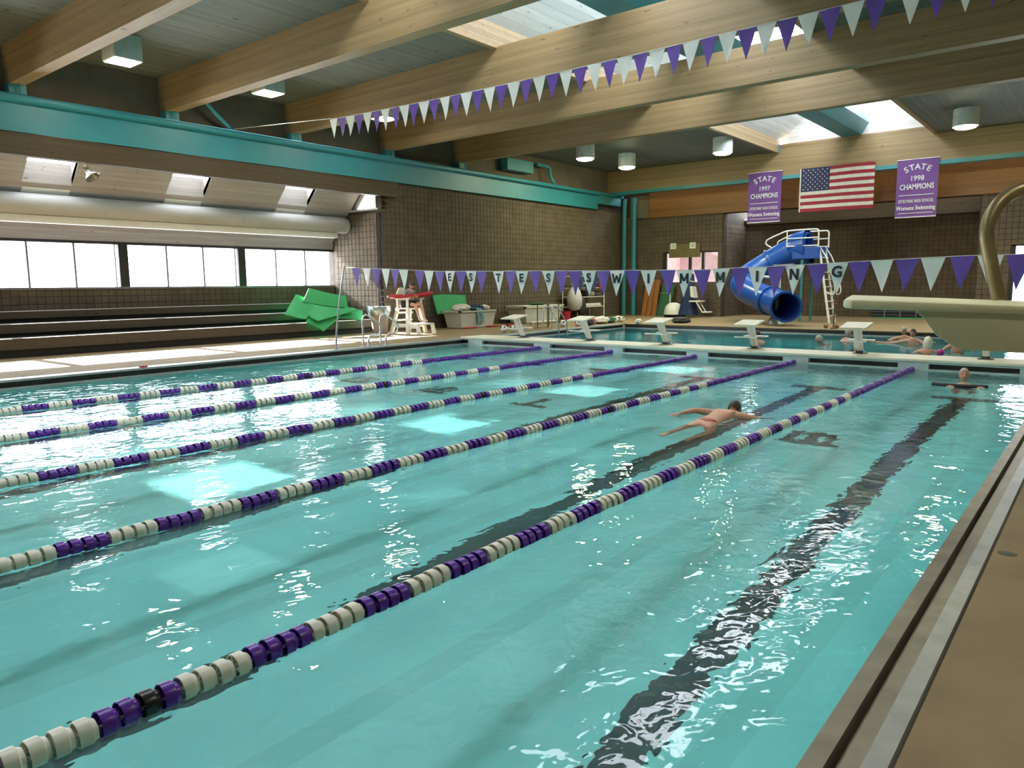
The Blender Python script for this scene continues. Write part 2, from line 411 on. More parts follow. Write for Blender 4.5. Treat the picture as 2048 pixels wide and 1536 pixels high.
while y < SKY1:
    B().slab([(-7.0, y - .04, 10.28), (-3.86, y - .04, 8.70), (-3.86, y + .04, 8.70), (-7.0, y + .04, 10.28)], (0, 0, .07)).obj('mullion', 'frame_grey', mon, smooth=0); y += 1.85
b = B()
for x0, x1 in ((SK0 - .12, SK0 + .02), (SK1 - .02, SK1 + .12)):
    b.box(x0, SKY0 - .1, ZC - .04, x1, SKY1, ZC + .5)
b.obj('header', 'beam', mon, smooth=0)

# walls -----------------------------------------------------------------
PIT = 0.2032
def block_mesh(nx, ny):
    """one scored block, face towards (nx, ny), centred on its face plane"""
    h = PIT / 2 - 0.007; c = 0.006
    t = Vector((-ny, nx, 0)); n = Vector((nx, ny, 0)); z = Vector((0, 0, 1))
    vs = [t * sx * h + z * sz * h - n * 0.02 for sx, sz in ((-1, -1), (1, -1), (1, 1), (-1, 1))]
    vs += [t * sx * h + z * sz * h + n * (0.012 - c) for sx, sz in ((-1, -1), (1, -1), (1, 1), (-1, 1))]
    vs += [t * sx * (h - c) + z * sz * (h - c) + n * 0.012 for sx, sz in ((-1, -1), (1, -1), (1, 1), (-1, 1))]
    fs = [(a, (a + 1) % 4, 4 + (a + 1) % 4, 4 + a) for a in range(4)] + [(4 + a, 4 + (a + 1) % 4, 8 + (a + 1) % 4, 8 + a) for a in range(4)] + [(8, 9, 10, 11)]
    return vs, fs
def blockwork(wall, p0, d, n, ncol, nrow, single, skip=lambda u, z: False):
    """scored blocks on a wall face: p0 corner, d run direction, n normal; single(c, r) -> a block of its own"""
    vs, fs = block_mesh(n[0], n[1])
    me = bpy.data.meshes.new('block'); me.from_pydata(vs, [], fs); me.materials.append(MT['block'])
    rest = B(); k = 0
    for c in range(ncol):
        for r in range(nrow):
            u = (c + .5) * PIT; z = p0[2] + (r + .5) * PIT
            if skip(u, z): continue
            q = Vector((p0[0] + d[0] * u, p0[1] + d[1] * u, z))
            if single(c, r) and k < 300:
                inst(me, 'block', wall, q); k += 1
            else: rest.add([v + q for v in vs], fs)
    if rest.v:
        o = rest.obj('block_field', 'block', wall, smooth=0); o['kind'] = 'stuff'
# left wall beyond the alcove
wl = struct(B().box(XL - .3, YE, ZD - .1, XL - .012, 17.1, 6.05).obj('wall_left', 'mortar', smooth=0, loc=(XL, YE, ZD)), 'brown block wall behind the lifeguard chair', 'wall')
blockwork(wl, (XL - .012, YE, ZD), (0, 1), (1, 0), 78, 25, lambda c, r: c < 12)
# end wall of the alcove, with the sloping window over it
we = struct(B().box(XB - .3, YE + .012, ZD - .1, XL - .3, YE + .3, 4.34).obj('wall_left_end', 'mortar', smooth=0, loc=(XB, YE, ZD)), 'block wall closing the bleacher alcove', 'wall')
blockwork(we, (XL, YE + .012, ZD), (-1, 0), (0, -1), 13, 20, lambda c, r: True)
B().box(XL - .18, YE + .012, 4.34, XL, YE + .3, 5.3).obj('pier', 'block', we, smooth=0)
B().box(-18.6, YE - .02, 4.33, XL - .18, YE + .3, 4.39).obj('sill', 'whiteboard', we, smooth=0)
# back wall of the alcove: blocks under the windows, boards over them
wb = struct(B().box(XB - .3, -24.2, ZD - .1, XB - .012, YE + .3, 1.74).box(XB - .3, -24.2, 3.06, XB - .02, YE + .3, 3.42).obj('wall_left_back', 'mortar', smooth=0, loc=(XB, -9, ZD)), 'low block wall under the left windows', 'wall')
blockwork(wb, (XB - .012, YE, 1.74 - 3 * PIT), (0, -1), (1, 0), 75, 3, lambda c, r: True)
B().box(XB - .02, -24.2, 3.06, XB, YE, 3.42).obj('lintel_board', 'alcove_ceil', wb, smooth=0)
# far wall, its alcove with the slide, and the shell beside and behind the camera
AX0, AX1, YA = -11.25, -1.2, 19.6
wf = struct(B().box(-16.9, YF + .012, ZD - .1, -14.3, 17.3, 6.3).box(-14.3, YF + .012, 3.22, -11.5, 17.3, 6.3).box(-14.3, YF + .012, ZD - .1, -11.5, 17.3, 1.75)
      .box(-11.5, YF + .012, ZD - .1, AX0, 17.3, 6.3).box(AX1, YF + .012, ZD - .1, -0.1, 17.3, 6.3).box(-0.1, YF + .012, 3.07, 2.6, 17.3, 6.3).box(2.6, YF + .012, ZD - .1, 8.4, 17.3, 6.3).box(AX0, YF + .012, 4.9, AX1, 17.3, 6.3).obj('wall_far', 'mortar', smooth=0, loc=(-8, YF, ZD)), 'brown block wall at the far end', 'wall')
def far_skip(u, z):
    x = XL + u
    return (AX0 - .05 < x < AX1 + .05) or (-14.3 < x < -11.5 and 1.75 < z < 3.22) or (-0.1 < x < 2.6 and z < 3.07) or z > 4.95
blockwork(wf, (XL, YF + .012, ZD), (1, 0), (0, -1), 120, 24, lambda c, r: c > 75 and c < 86 and r > 6, far_skip)
wa = struct(B().box(AX0 - .3, YA + .012, ZD - .1, AX1 + .3, YA + .3, 4.7).box(AX0 - .3, 17.3, ZD - .1, AX0, YA + .3, 5.2).box(AX1, 17.3, ZD - .1, AX1 + .3, YA + .3, 5.2).obj('wall_far_back', 'mortar', smooth=0, loc=(-6, YA, ZD)), 'block wall behind the blue slide', 'wall')
blockwork(wa, (AX0, YA + .012, ZD), (1, 0), (0, -1), 49, 21, lambda c, r: False)
blockwork(wa, (AX1, YF + .3, ZD), (0, 1), (-1, 0), 12, 21, lambda c, r: False)
blockwork(wa, (AX0, YF + .3, ZD), (0, 1), (1, 0), 12, 21, lambda c, r: False)
struct(B().box(8.2, -24.2, ZD - .1, 8.4, 17.3, 7.3).obj('wall_right', 'block', smooth=0), 'plain brown wall on the right', 'wall')
struct(B().box(-19.6, -24.4, ZD - .1, 8.4, -24.2, 7.3).obj('wall_near', 'block', smooth=0), 'plain brown wall behind the camera', 'wall')
struct(B().box(XL - .25, -24.2, 6.05, XL - .02, 17.1, 7.12).obj('wall_left_top', 'infill', smooth=0), 'brown infill between roof beams above the teal girder', 'wall')
# sloping ceiling of the left alcove with its little skylights
def sl(x, y, k=0.0): return Vector((x - k * .7071, y, 3.36 + (x - XB) + k * .7071))
SKC = [-12.35, -8.67, -5.07, -1.42]
ac = B(); N = Vector((-.085, 0, .085)); S0, S1 = -18.25, -16.95
def strip(x0, x1, y0, y1): ac.slab([sl(x0, y0), sl(x1, y0), sl(x1, y1), sl(x0, y1)], N)
strip(XB, S0, -24.2, YE + .3); strip(S1, -16.74, -24.2, YE + .3)
ys = [-24.2] + [v for c in SKC for v in (c - .57, c + .57)] + [YE + .3]
for i in range(0, len(ys), 2): strip(S0, S1, ys[i], ys[i + 1])
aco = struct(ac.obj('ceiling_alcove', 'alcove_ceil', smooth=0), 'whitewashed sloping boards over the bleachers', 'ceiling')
for c in SKC:
    w = B()
    w.box(S0 - .06, c - .6, sl(S0, 0).z - .02, S0, c + .6, 4.93)
    for y0, y1 in ((c - .62, c - .57), (c + .57, c + .62)):
        w.hexa([(S0 - .06, y0, 4.36), (S1, y0, 5.66), (S1, y0, 6.3), (S0 - .06, y0, 4.95)], [(S0 - .06, y1, 4.36), (S1, y1, 5.66), (S1, y1, 6.3), (S0 - .06, y1, 4.95)])
    w.box(S1, c - .6, 5.66, S1 + .05, c + .6, 6.3)
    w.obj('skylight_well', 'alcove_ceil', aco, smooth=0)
    B().slab([(S0 - .03, c - .6, 4.94), (S1 + .02, c - .6, 6.28), (S1 + .02, c + .6, 6.28), (S0 - .03, c + .6, 4.94)], (-.01, 0, .01)).obj('skylight_pane', 'glass', aco, smooth=0)
    B().slab([sl(-18.52, c - .55) + Vector((.02, 0, -.02)), sl(-18.36, c - .55) + Vector((.02, 0, -.02)), sl(-18.36, c + .55) + Vector((.02, 0, -.02)), sl(-18.52, c + .55) + Vector((.02, 0, -.02))], N * .2).obj('white_panel', 'white', aco, smooth=0)
# far alcove: sloping ceiling and side skylight
fa = B()
def sf(x, y): return Vector((x, y, 4.5 + (YA - y) * .55))
fa.slab([sf(-10.4, YA), sf(AX1 + .1, YA), sf(AX1 + .1, 17.7), sf(-10.4, 17.7)], (0, .05, .1))
fa.slab([sf(AX0 - .1, YA), sf(-10.4, YA), sf(-10.4, YA - .35), sf(AX0 - .1, YA - .35)], (0, .05, .1))
fao = struct(fa.obj('ceiling_far', 'alcove_ceil', smooth=0), 'sloping boards over the slide alcove', 'ceiling')
B().slab([sf(AX0 - .1, YA - .35), sf(-10.4, YA - .35), sf(-10.4, 17.1), sf(AX0 - .1, 17.1)], (0, .01, .02)).obj('skylight_pane', 'glass', fao, smooth=0)
B().slab([sf(-10.85, YA - .35), sf(-10.8, YA - .35), sf(-10.8, 17.1), sf(-10.85, 17.1)], (0, -.02, -.05)).obj('glazing_bar', 'frame_grey', fao, smooth=0)
B().slab([sf(-10.4, 17.7), sf(AX1 + .1, 17.7), sf(AX1 + .1, 17.3), sf(-10.4, 17.3)], (0, .01, .02)).obj('skylight_pane', 'glass', fao, smooth=0)  # hidden glass strip added to let daylight into the slide alcove

# left windows: four bays of three panes
posts = [-13.98, -10.2, -6.49, -2.74, 0.93]
for i in range(4):
    y0, y1 = posts[i] + (.13 if i else .1), posts[i + 1] - (.13 if i < 3 else 0.0)
    wo = struct(thing('window_%d' % (i + 1), 'three pane window of the left wall', 'window', (XB, (y0 + y1) / 2, 1.74)))
    B().box(XB - .16, y0 - .26, 2.99, XB + .01, y1 + .02, 3.07).obj('head_frame', 'frame', wo, smooth=0)
    B().box(XB - .2, y0 - .26, 1.73, XB + .03, y1 + .02, 1.79).obj('sill', 'frame_grey', wo, smooth=0)
    B().box(XB - .16, y0 - .26, 1.79, XB + .02, y0, 2.99).obj('post', 'frame', wo, smooth=0)
    st = (y1 - y0) / 3
    for k in (1, 2): B().box(XB - .13, y0 + k * st - .025, 1.79, XB - .05, y0 + k * st + .025, 2.99).obj('mullion', 'frame_grey', wo, smooth=0)
    if i < 3: B().box(XB - .13, y1 - .09, 1.79, XB - .05, y1 - .06, 2.99).obj('mullion', 'frame_grey', wo, smooth=0)
    for k in range(3): B().box(XB - .1, y0 + k * st + (.025 if k else 0), 1.79, XB - .09, y0 + (k + 1) * st - .025, 2.99).obj('pane', 'glass', wo, smooth=0)
w5 = struct(thing('window_5', 'sloping window above the end of the alcove', 'window', (-17.6, YE + .2, 4.39)))
B().hexa([(-18.2, YE + .15, 4.39), (XL - .18, YE + .15, 4.39), (XL - .18, YE + .15, 5.8)], [(-18.2, YE + .16, 4.39), (XL - .18, YE + .16, 4.39), (XL - .18, YE + .16, 5.8)]).obj('pane', 'glass', w5, smooth=0)
B().slab([(-18.3, YE + .05, 4.39), (-18.18, YE + .05, 4.39), (XL - .1, YE + .05, 5.95), (XL - .22, YE + .05, 5.95)], (0, .14, 0)).obj('raking_frame', 'frame', w5, smooth=0)
# corridor window in the far wall, glass doors at the far right
w6 = struct(thing('window_6', 'corridor window in the far wall', 'window', (-12.9, YF, 1.75)))
for x in (-14.28, -12.98, -12.32): B().box(x, YF + .02, 1.75, x + .12, YF + .14, 3.2).obj('post', 'frame', w6, smooth=0)
B().box(-14.3, YF - .01, 3.16, -11.5, YF + .14, 3.24).obj('head_frame', 'frame', w6, smooth=0)
B().box(-14.3, YF + .1, 1.75, -11.5, YF + .11, 3.2).obj('pane', 'glass', w6, smooth=0)
B().box(-14.5, 18.9, 1.0, -11.9, 19.0, 4.0).box(-14.5, 17.3, 1.0, -14.4, 18.9, 4.0).obj('corridor_wall', 'pink_lit_wall', w6, smooth=0)
d1 = struct(thing('door_1', 'glass doors at the far right', 'door', (1.2, YF, ZD)))
for x in (-0.1, 1.2, 2.48): B().box(x, YF + .02, ZD, x + .12, YF + .16, 3.05).obj('door_frame', 'frame', d1, smooth=0)
B().box(-0.1, YF + .02, 2.97, 2.6, YF + .16, 3.07).obj('door_frame', 'frame', d1, smooth=0)
B().box(0.0, YF + .09, ZD, 2.5, YF + .1, 2.97).obj('pane', 'glass', d1, smooth=0)
B().box(-0.1, YF + .02, 2.62, 2.6, YF + .1, 2.66).obj('transom', 'white', d1, smooth=0)

# ------------------------------------------------------------------ pools
b = B()
def basin(x0, y0, x1, y1, zb, zt):  # the right wall is a thin shell beside the gutter
    b.box(x0 - .2, y0 - .2, zb - .2, x1 + .2, y1 + .2, zb)
    b.box(x0 - .2, y0 - .2, zb, x0, y1 + .2, zt); b.box(x1, y0 - .2, zb, x1 + .02, y1 + .2, zt)
    b.box(x0, y0 - .2, zb, x1, y0, zt); b.box(x0, y1, zb, x1, y1 + .2, zt)
basin(PL, -23.0, PR - .04, BW - .2, -1.4, -0.012)
pb = struct(b.obj('pool_basin', 'pool', smooth=0, loc=(-5, -7, -1.4)), 'aqua shell of the lap pool', 'pool')
b = B(); basin(PL, BW, PR - .04, FY, -2.2, -0.012)
struct(b.obj('pool_basin', 'pool_deep', smooth=0, loc=(-5, 5, -2.2)), 'deep teal shell of the far pool', 'pool')
for x in LC:
    B().box(x - .135, -21.5, -1.4, x + .135, -2.25, -1.394).box(x - .5, -2.25, -1.4, x + .5, -1.98, -1.394).obj('lane_marking', 'tile_dark', pb, smooth=0)
for i, x in enumerate(LX):
    g = B()
    if i == 3: continue
    g.box(x - .3, -6.72, -1.4, x + .45, -6.55, -1.394).box(x - .05, -6.55, -1.4, x + .12, -5.95, -1.394)
    if i != 2: g.box(x + .2, -6.55, -1.4, x + .33, -6.05, -1.394).box(x - .28, -6.55, -1.4, x - .14, -6.05, -1.394)
    if i == 4: g.box(x - .3, -6.2, -1.4, x + .3, -6.02, -1.394)
    g.obj('floor_marking', 'tile_dark', pb, smooth=0)
def wgrid(x0, y0, x1, y1, n):
    return B().grid(lambda u, v: Vector((x0 + (x1 - x0) * u, y0 + (y1 - y0) * v, 0.0)), n, n)
for nm, bx, lb in (('pool_water', (PL, -23.0, PR, 0.0), 'rippled turquoise water of the lap pool'), ('pool_water', (PL, BW, PR, FY, ), 'darker turquoise water of the far pool')):
    o = wgrid(*bx, 24).obj(nm, 'water' if bx[1] < -1 else 'water_deep', smooth=180, loc=(bx[0], bx[1], 0))
    struct(o, lb, 'water')

# gutters and copings
def gutter(name, label, sections):
    t = struct(thing(name, label, 'gutter', sections[0][2]))
    for nm, m, loc, bx in sections: B().box(*bx).obj(nm, m, t, smooth=0)
y0, y1 = -23.0, FY
gutter('pool_gutter', 'stained steel overflow gutter along the right pool edge', [
    ('gutter_lip', 'steel_lip', (2.3, -12, -.1), (2.25, y0, -.25, 2.325, y1, 0.035)),
    ('gutter_channel', 'gutter_dark', (2.3, -12, -.1), (2.325, y0, -.25, 2.40, y1, -0.07)),
    ('channel_divider', 'steel_lip', (2.3, -12, -.1), (2.346, y0, -.2, 2.362, y1, 0.0)),
    ('inner_coping', 'steel_lip', (2.3, -12, -.1), (2.388, y0, -.25, 2.446, y1, 0.09)),
    ('coping_joint', 'gutter_dark', (2.3, -12, -.1), (2.446, y0, -.25, 2.47, y1, 0.05)),
    ('outer_coping', 'steel', (2.3, -12, -.1), (2.463, y0, -.25, 2.535, y1, ZD - .03)),
    ('deck_joint', 'gutter_dark', (2.3, -12, -.1), (2.535, y0, -.25, 2.56, y1, ZD - .06))])
gutter('pool_gutter', 'dark overflow gutter along the left pool edge', [
    ('coping', 'steel', (PL - .2, -10, -.1), (PL - .34, y0, .125, PL + .01, y1, ZD - .005)),
    ('gutter_channel', 'gutter_dark', (PL - .2, -10, -.1), (PL - .34, y0, -.25, PL - .06, y1, .125)),
    ('gutter_lip', 'steel', (PL - .2, -10, -.1), (PL - .06, y0, -.25, PL + .005, y1, .022))])
gutter('pool_gutter', 'dark overflow gutter along the far edge of the second pool', [
    ('coping', 'deck', (-5, FY, -.1), (PL, FY - .01, .14, 2.56, FY + .34, ZD)),
    ('gutter_channel', 'gutter_dark', (-5, FY, -.1), (PL, FY + .06, -.25, 2.25, FY + .34, .14)),
    ('gutter_lip', 'steel', (-5, FY, -.1), (PL, FY - .005, -.25, 2.25, FY + .06, .03))])
# wall inlet grille under the left coping
B().box(PL + .004, -11.3, -.07, PL + .02, -10.5, -.045).obj('inlet_slot', 'dark', pb, smooth=0)

# bulkhead between the pools
bh = thing('pool_bulkhead', 'cream topped walkway bulkhead between the two pools', 'bulkhead', (-4.9, .5, -1.2))
B().box(PL - .1, -0.03, .16, PR + .2, BW + .03, .215).obj('walkway', 'bulk', bh, smooth=0, bevel=.012)
B().box(PL, 0.14, -1.25, PR, BW - .02, .16).obj('core', 'bulk_face', bh, smooth=0)
B().box(PL, 0.0, -1.25, PR, .14, .022).obj('front_panel', 'bulk_face', bh, smooth=0)
B().box(PL, 0.0, .125, PR, .14, .16).obj('top_rail', 'bulk_face', bh, smooth=0)
for x in [PL + .45] + LX + [PR - .25]:
    B().box(x - .27, 0.0, .022, x + .27, .14, .125).obj('rope_panel', 'bulk_face', bh, smooth=0)
B().box(PL, .132, .022, PR, .14, .125).obj('slot_shade', 'gutter_dark', bh, smooth=0)  # dark sheet stands in for the shade inside the slots
for x in LC:
    B().box(x - .15, -.012, -.3, x + .15, -.001, -.04).box(x - .46, -.012, -.13, x + .46, -.001, -.085).obj('target_mark', 'tile_dark', bh, smooth=0)

# ------------------------------------------------------------------ roof timber and steel
beams = [-13.65, -9.95, -6.45, -2.7, 1.0, 4.55]
where = ['outside the left edge of the picture', 'at the upper left corner', 'second from the upper left corner', 'behind the upper pennant string', 'just beyond the upper pennant string', 'last one before the lamps near the far wall']
for y, w in zip(beams, where):
    t = thing('ceiling_beam', 'deep glulam ceiling beam ' + w, 'beam', (-4.2, y + .14, 6.25), 'glulam roof beams')
    B().box(XL - .02, y, 6.25, 8.2, y + .29, ZC).obj('timber', 'beam', t, smooth=0)
    B().box(XL + .02, y - .03, 6.05, XL + .34, y + .32, 6.25).obj('bearing_shoe', 'teal_dark', t, smooth=0)
    B().tube([(XL + .42, y + .15, 6.05), (XL + .42, y + .15, 6.28)], .025, 8).obj('bolt', 'teal', t)
t = thing('ceiling_beam', 'lamp lit glulam beam at the far wall above the flags', 'beam', (-4.2, 15.65, 5.98), 'glulam roof beams')
B().box(XL - .02, 15.5, 6.13, 8.2, 15.8, ZC + .3).obj('timber', 'beam', t, smooth=0)
B().box(XL - .02, 15.46, 5.98, 8.2, 15.84, 6.13).obj('steel_plate', 'teal_dark', t, smooth=0)
B().box(SK0 - .14, 15.42, ZC - .02, SK0 + .06, 15.5, ZC + .3).obj('joist_hanger', 'teal', t, smooth=0)
g = thing('steel_girder', 'long teal painted steel girder along the left wall', 'girder', (XL, -4, 5.25))
B().box(XL + .002, -24.0, 5.9, XL + .36, 16.4, 6.05).obj('top_flange', 'teal', g, bevel=.05)
B().box(XL + .002, -24.0, 5.26, XL + .16, 14.3, 5.9).obj('web', 'teal', g, smooth=0)
B().box(XL + .002, 14.3, 5.5, XL + .3, 16.2, 5.9).obj('end_gusset', 'teal_dark', g, bevel=.04)
B().box(XL + .5, 16.78, 4.92, XL + 1.5, 16.82, 6.0).obj('end_plate', 'infill', g, smooth=0)
B().hexa([(XL + .3, 15.9, 5.9), (XL + .9, 15.9, 6.1), (XL + .3, 15.9, 6.1)], [(XL + .3, 16.1, 5.9), (XL + .9, 16.1, 6.1), (XL + .3, 16.1, 6.1)]).obj('brace', 'teal', g, smooth=0)
fb = thing('fascia_beam', 'dark stained wooden beam under the teal girder over the alcove', 'beam', (XL, -10, 4.68))
B().box(XL - .12, -24.0, 4.76, XL + .12, 1.65, 5.25).obj('timber', 'fascia', fb, smooth=0)
fp = thing('wood_panel_band', 'orange stained wood band high on the far wall', 'panel', (-4, YF, 4.9))
B().box(-15.1, YF - .08, 4.92, 8.2, YF, 6.25).obj('boarding', 'panel', fp, smooth=0)
B().box(-15.1, YF - .1, 6.2, 8.2, YF - .06, 6.4).obj('top_strip', 'bulk', fp, smooth=0)
cp = thing('corner_pipes', 'pair of teal vertical pipes in the far left corner', 'pipe', (-15.8, 16.4, ZD))
for x in (-16.3, -15.75): B().tube([(x, 16.55, ZD), (x, 16.55, 5.9)], .12, 14).obj('pipe', 'teal_dark' if x < -16 else 'teal', cp)
pp = thing('drain_pipe', 'bent teal pipe from the second beam to the girder', 'pipe', (XL + .3, -5.1, 6.05))
B().tube([(XL + .5, -5.5, 7.0), (XL + .5, -5.45, 6.6), (XL + .45, -5.2, 6.4), (XL + .3, -4.75, 6.15), (XL + .2, -4.6, 6.06)], .055, 12).obj('pipe', 'teal', pp)
pp = thing('drain_pipe', 'bent teal pipe near the far round lamps', 'pipe', (XL + .3, 10.2, 6.05))
B().tube([(XL + .4, 9.2, 6.72), (XL + .4, 9.9, 6.72), (XL + .4, 10.1, 6.66), (XL + .4, 10.15, 6.3), (XL + .4, 10.4, 6.08)], .07, 12).obj('pipe', 'teal', pp)
B().box(XL + .05, 7.2, 6.3, XL + .45, 8.9, 6.75).obj('air_box', 'teal_dark', pp, smooth=0)
# teal duct hanging in the skylight
sd = thing('air_duct', 'teal hexagonal duct hanging in the roof skylight', 'duct', (-5.6, -2, 7.35))
hexp = [(.62, 0), (.36, .42), (-.36, .42), (-.62, 0), (-.36, -.42), (.36, -.42)]
B().hexa([(-5.5 + x, -20.5, 7.8 + z) for x, z in hexp], [(-5.5 + x, 15.45, 7.8 + z) for x, z in hexp]).obj('duct_shell', 'teal', sd, smooth=0)
for y in range(-18, 15, 4): B().tube([(-5.5, y, 8.2), (-5.5, y, 9.55)], .02, 6).obj('hanger', 'frame_grey', sd)
# white duct over the windows
wd = thing('air_duct', 'long white round duct above the left windows', 'duct', (-18.4, -10, 3.55))
prof = [(0.0, 0.0), (.18, .01), (.26, .07), (.28, .16)]
B().lathe((-18.42, .93, 3.87), prof + [(.28, 24.5)], 24, (0, -1, 0)).obj('duct_shell', 'duct', wd)
B().box(-18.52, -23.5, 3.42, -18.3, .4, 3.6).obj('diffuser_rail', 'white', wd, smooth=0)
for y in (-10.6, -6.9, -3.3): B().tube([(-18.42, y, 4.2), (-18.42, y, 4.7)], .012, 6).obj('hanger', 'duct', wd)

# lamps ------------------------------------------------------------------
def lamp_square(loc, label):
    t = thing('ceiling_lamp', label, 'lamp', loc, 'ceiling lamps')
    x, y, z = loc; h = .3
    B().box(x - h, y - h, z, x + h, y + h, ZC).obj('housing', 'lamp_body', t, smooth=0, bevel=.012)
    B().box(x - h + .03, y - h + .03, z - .012, x + h - .03, y + h - .03, z - .001).obj('diffuser', 'lamp', t, smooth=0)
    return t
def lamp_round(loc, label, r=.36):
    t = thing('ceiling_lamp', label, 'lamp', loc, 'ceiling lamps'); x, y, z = loc
    B().lathe((x, y, z), [(r - .03, 0), (r, 0), (r, ZC - z)], 28).obj('housing', 'lamp_body', t)
    B().lathe((x, y, z), [(0.0, -.085), (r * .45, -.075), (r * .8, -.045), (r - .03, 0.0)], 28).obj('diffuser', 'lamp_round', t)
    return t
l1 = lamp_square((-14.0, -8.5, 6.58), 'square white lamp nearest the upper left corner')
copytree(l1, (-14.0, -4.95, 6.58), 0, 'square white lamp next to the second beam')
copytree(l1, (-14.0, -1.1, 6.58), 0, 'square white lamp behind the left end of the upper pennants')
r1 = lamp_round((-13.4, 8.6, 6.56), 'round white lamp left of the other round lamps')
copytree(r1, (-13.3, 11.6, 6.56), 0, 'round white lamp second from the left near the far beam')
copytree(r1, (-8.85, 11.0, 6.56), 0, 'round white lamp under the skylight corner')
copytree(r1, (-1.1, 11.7, 6.56), 0, 'round white lamp at the far right above the banner')
for k, y in enumerate((-12.1, -8.5, -4.95, -1.1, 2.9)):  # lamps added out of view to light the right deck
    copytree(l1, (4.6, y, 6.58), 0, 'square white lamp added out of view to light the right deck, %s from the near end' % ('first', 'second', 'third', 'fourth', 'fifth')[k])
copytree(r1, (4.6, 11.6, 6.56), 0, 'round white lamp added out of view to light the right deck')
# ------------------------------------------------------------------ lane ropes: every float is a part
def float_mesh(name, m):
    b = B(); r = .062
    b.lathe((0, 0, 0), [(.006, -.008), (.018, -.008), (.018, -.004), (r - .006, -.004), (r - .006, -.036), (r - .001, -.036), (r, -.033), (r, .012), (r - .004, .016), (.052, .018), (.046, .036), (.016, .040), (.016, .046), (.006, .046)], 18, (0, 1, 0))
    for k in range(3):
        a = 2 * math.pi * k / 3 + .4
        t = Vector((math.cos(a), 0, math.sin(a))); n = Vector((-t.z, 0, t.x)) * .003
        for y0, y1 in ((-.03, -.004),):
            p = [t * .015 + Vector((0, y0, 0)), t * (r - .008) + Vector((0, y0, 0)), t * (r - .008) + Vector((0, y1, 0)), t * .015 + Vector((0, y1, 0))]
            b.hexa([q - n for q in p], [q + n for q in p])
    o = b.obj(name, m, loc=(0, 0, 0)); me = o.data; bpy.data.objects.remove(o); return me
FM = {k: float_mesh('float', m) for k, m in (('p', 'float_p'), ('w', 'float_w'), ('k', 'float_k'))}
names = ['farthest lane rope, along the left lane', 'second lane rope from the left, partly sunlit', 'middle lane rope', 'fourth lane rope, left of the swimming person', 'nearest lane rope, running into the lower left corner']
for i, x in enumerate(LX):
    t = thing('lane_rope', 'purple and ivory ' + names[i], 'lane rope', (x, -11.5, 0), 'lane ropes')
    B().tube([(x, -22.9, .012), (x, -17.2, .012), (x, -9, .012), (x, -.001, .016)], .007, 6).obj('cable', 'cord', t)
    B().tube([(x, -.02, .016), (x, -.1, .014)], .02, 8).obj('end_hook', 'frame_grey', t)
    n = int(({4: 16.6, 3: 15.8}.get(i, 15.2)) / .083)
    for k in range(n):
        s = .12 + k * .083
        band = int((s - 4.57) // .332)
        c = 'p' if s < 4.57 else ('w' if band % 2 == 0 else 'p')
        if band in (9, 31) and s > 4.57 and int(((s - 4.57) % .332) // .083) == 1: c = 'k'
        q = (x + .004 * math.sin(k * 1.7), -s, .018 + .004 * math.sin(k * .9 + i))
        o = inst(FM[c], 'float', t, q, (.03 * math.sin(k * 2.3), .4 * k, .02 * math.sin(k * 1.3)))

# ------------------------------------------------------------------ starting blocks
def start_block(x, label):
    t = thing('starting_block', label, 'starting block', (x, .66, .215), 'starting blocks')
    y, z = .66, .215
    B().hexa([(x - .26, -.07, .765), (x + .26, -.07, .765), (x + .26, .53, .855), (x - .26, .53, .855)], [(x - .26, -.075, .80), (x + .26, -.075, .80), (x + .26, .525, .89), (x - .26, .525, .89)]).obj('platform', 'bulk', t, smooth=0, bevel=.008)
    B().hexa([(x - .055, y - .06, z + .03), (x + .055, y - .06, z + .03), (x + .055, y + .05, z + .03), (x - .055, y + .05, z + .03)], [(x - .075, .22, .78), (x + .075, .22, .78), (x + .075, .38, .80), (x - .075, .38, .80)]).obj('post', 'white', t, smooth=0, bevel=.01)
    B().box(x - .13, y - .13, z, x + .13, y + .12, z + .015).obj('base_plate', 'gutter_dark', t, smooth=0)
    B().box(x - .07, y - .08, z + .015, x + .07, y + .07, z + .07).obj('socket', 'gutter_dark', t, smooth=0)
    B().box(x - .07, .42, .46, x + .07, .60, .49).obj('step_bracket', 'white', t, smooth=0)
    B().box(x - .26, .58, .485, x + .26, .78, .515).obj('step', 'white', t, smooth=0, bevel=.006)
    B().box(x - .25, .0, .50, x + .25, .08, .525).box(x - .02, .08, .50, x + .02, .45, .525).obj('hand_bar', 'white', t, smooth=0)
    B().box(x - .02, .52, .37, x + .02, .56, .41).obj('bolt', 'dark', t, smooth=0)
    return t
wh = ['beside the storage tubs, leftmost of the row', 'in front of the equipment rack', 'at the left end of the clear far pool water', 'in front of the blue slide', 'beside the grey haired bather', 'partly hidden under the diving stand']
s0 = start_block(LC[0], 'cream topped starting block ' + wh[0])
for i in range(1, 6): copytree(s0, (LC[i], .66, .215), 0, 'cream topped starting block ' + wh[i])

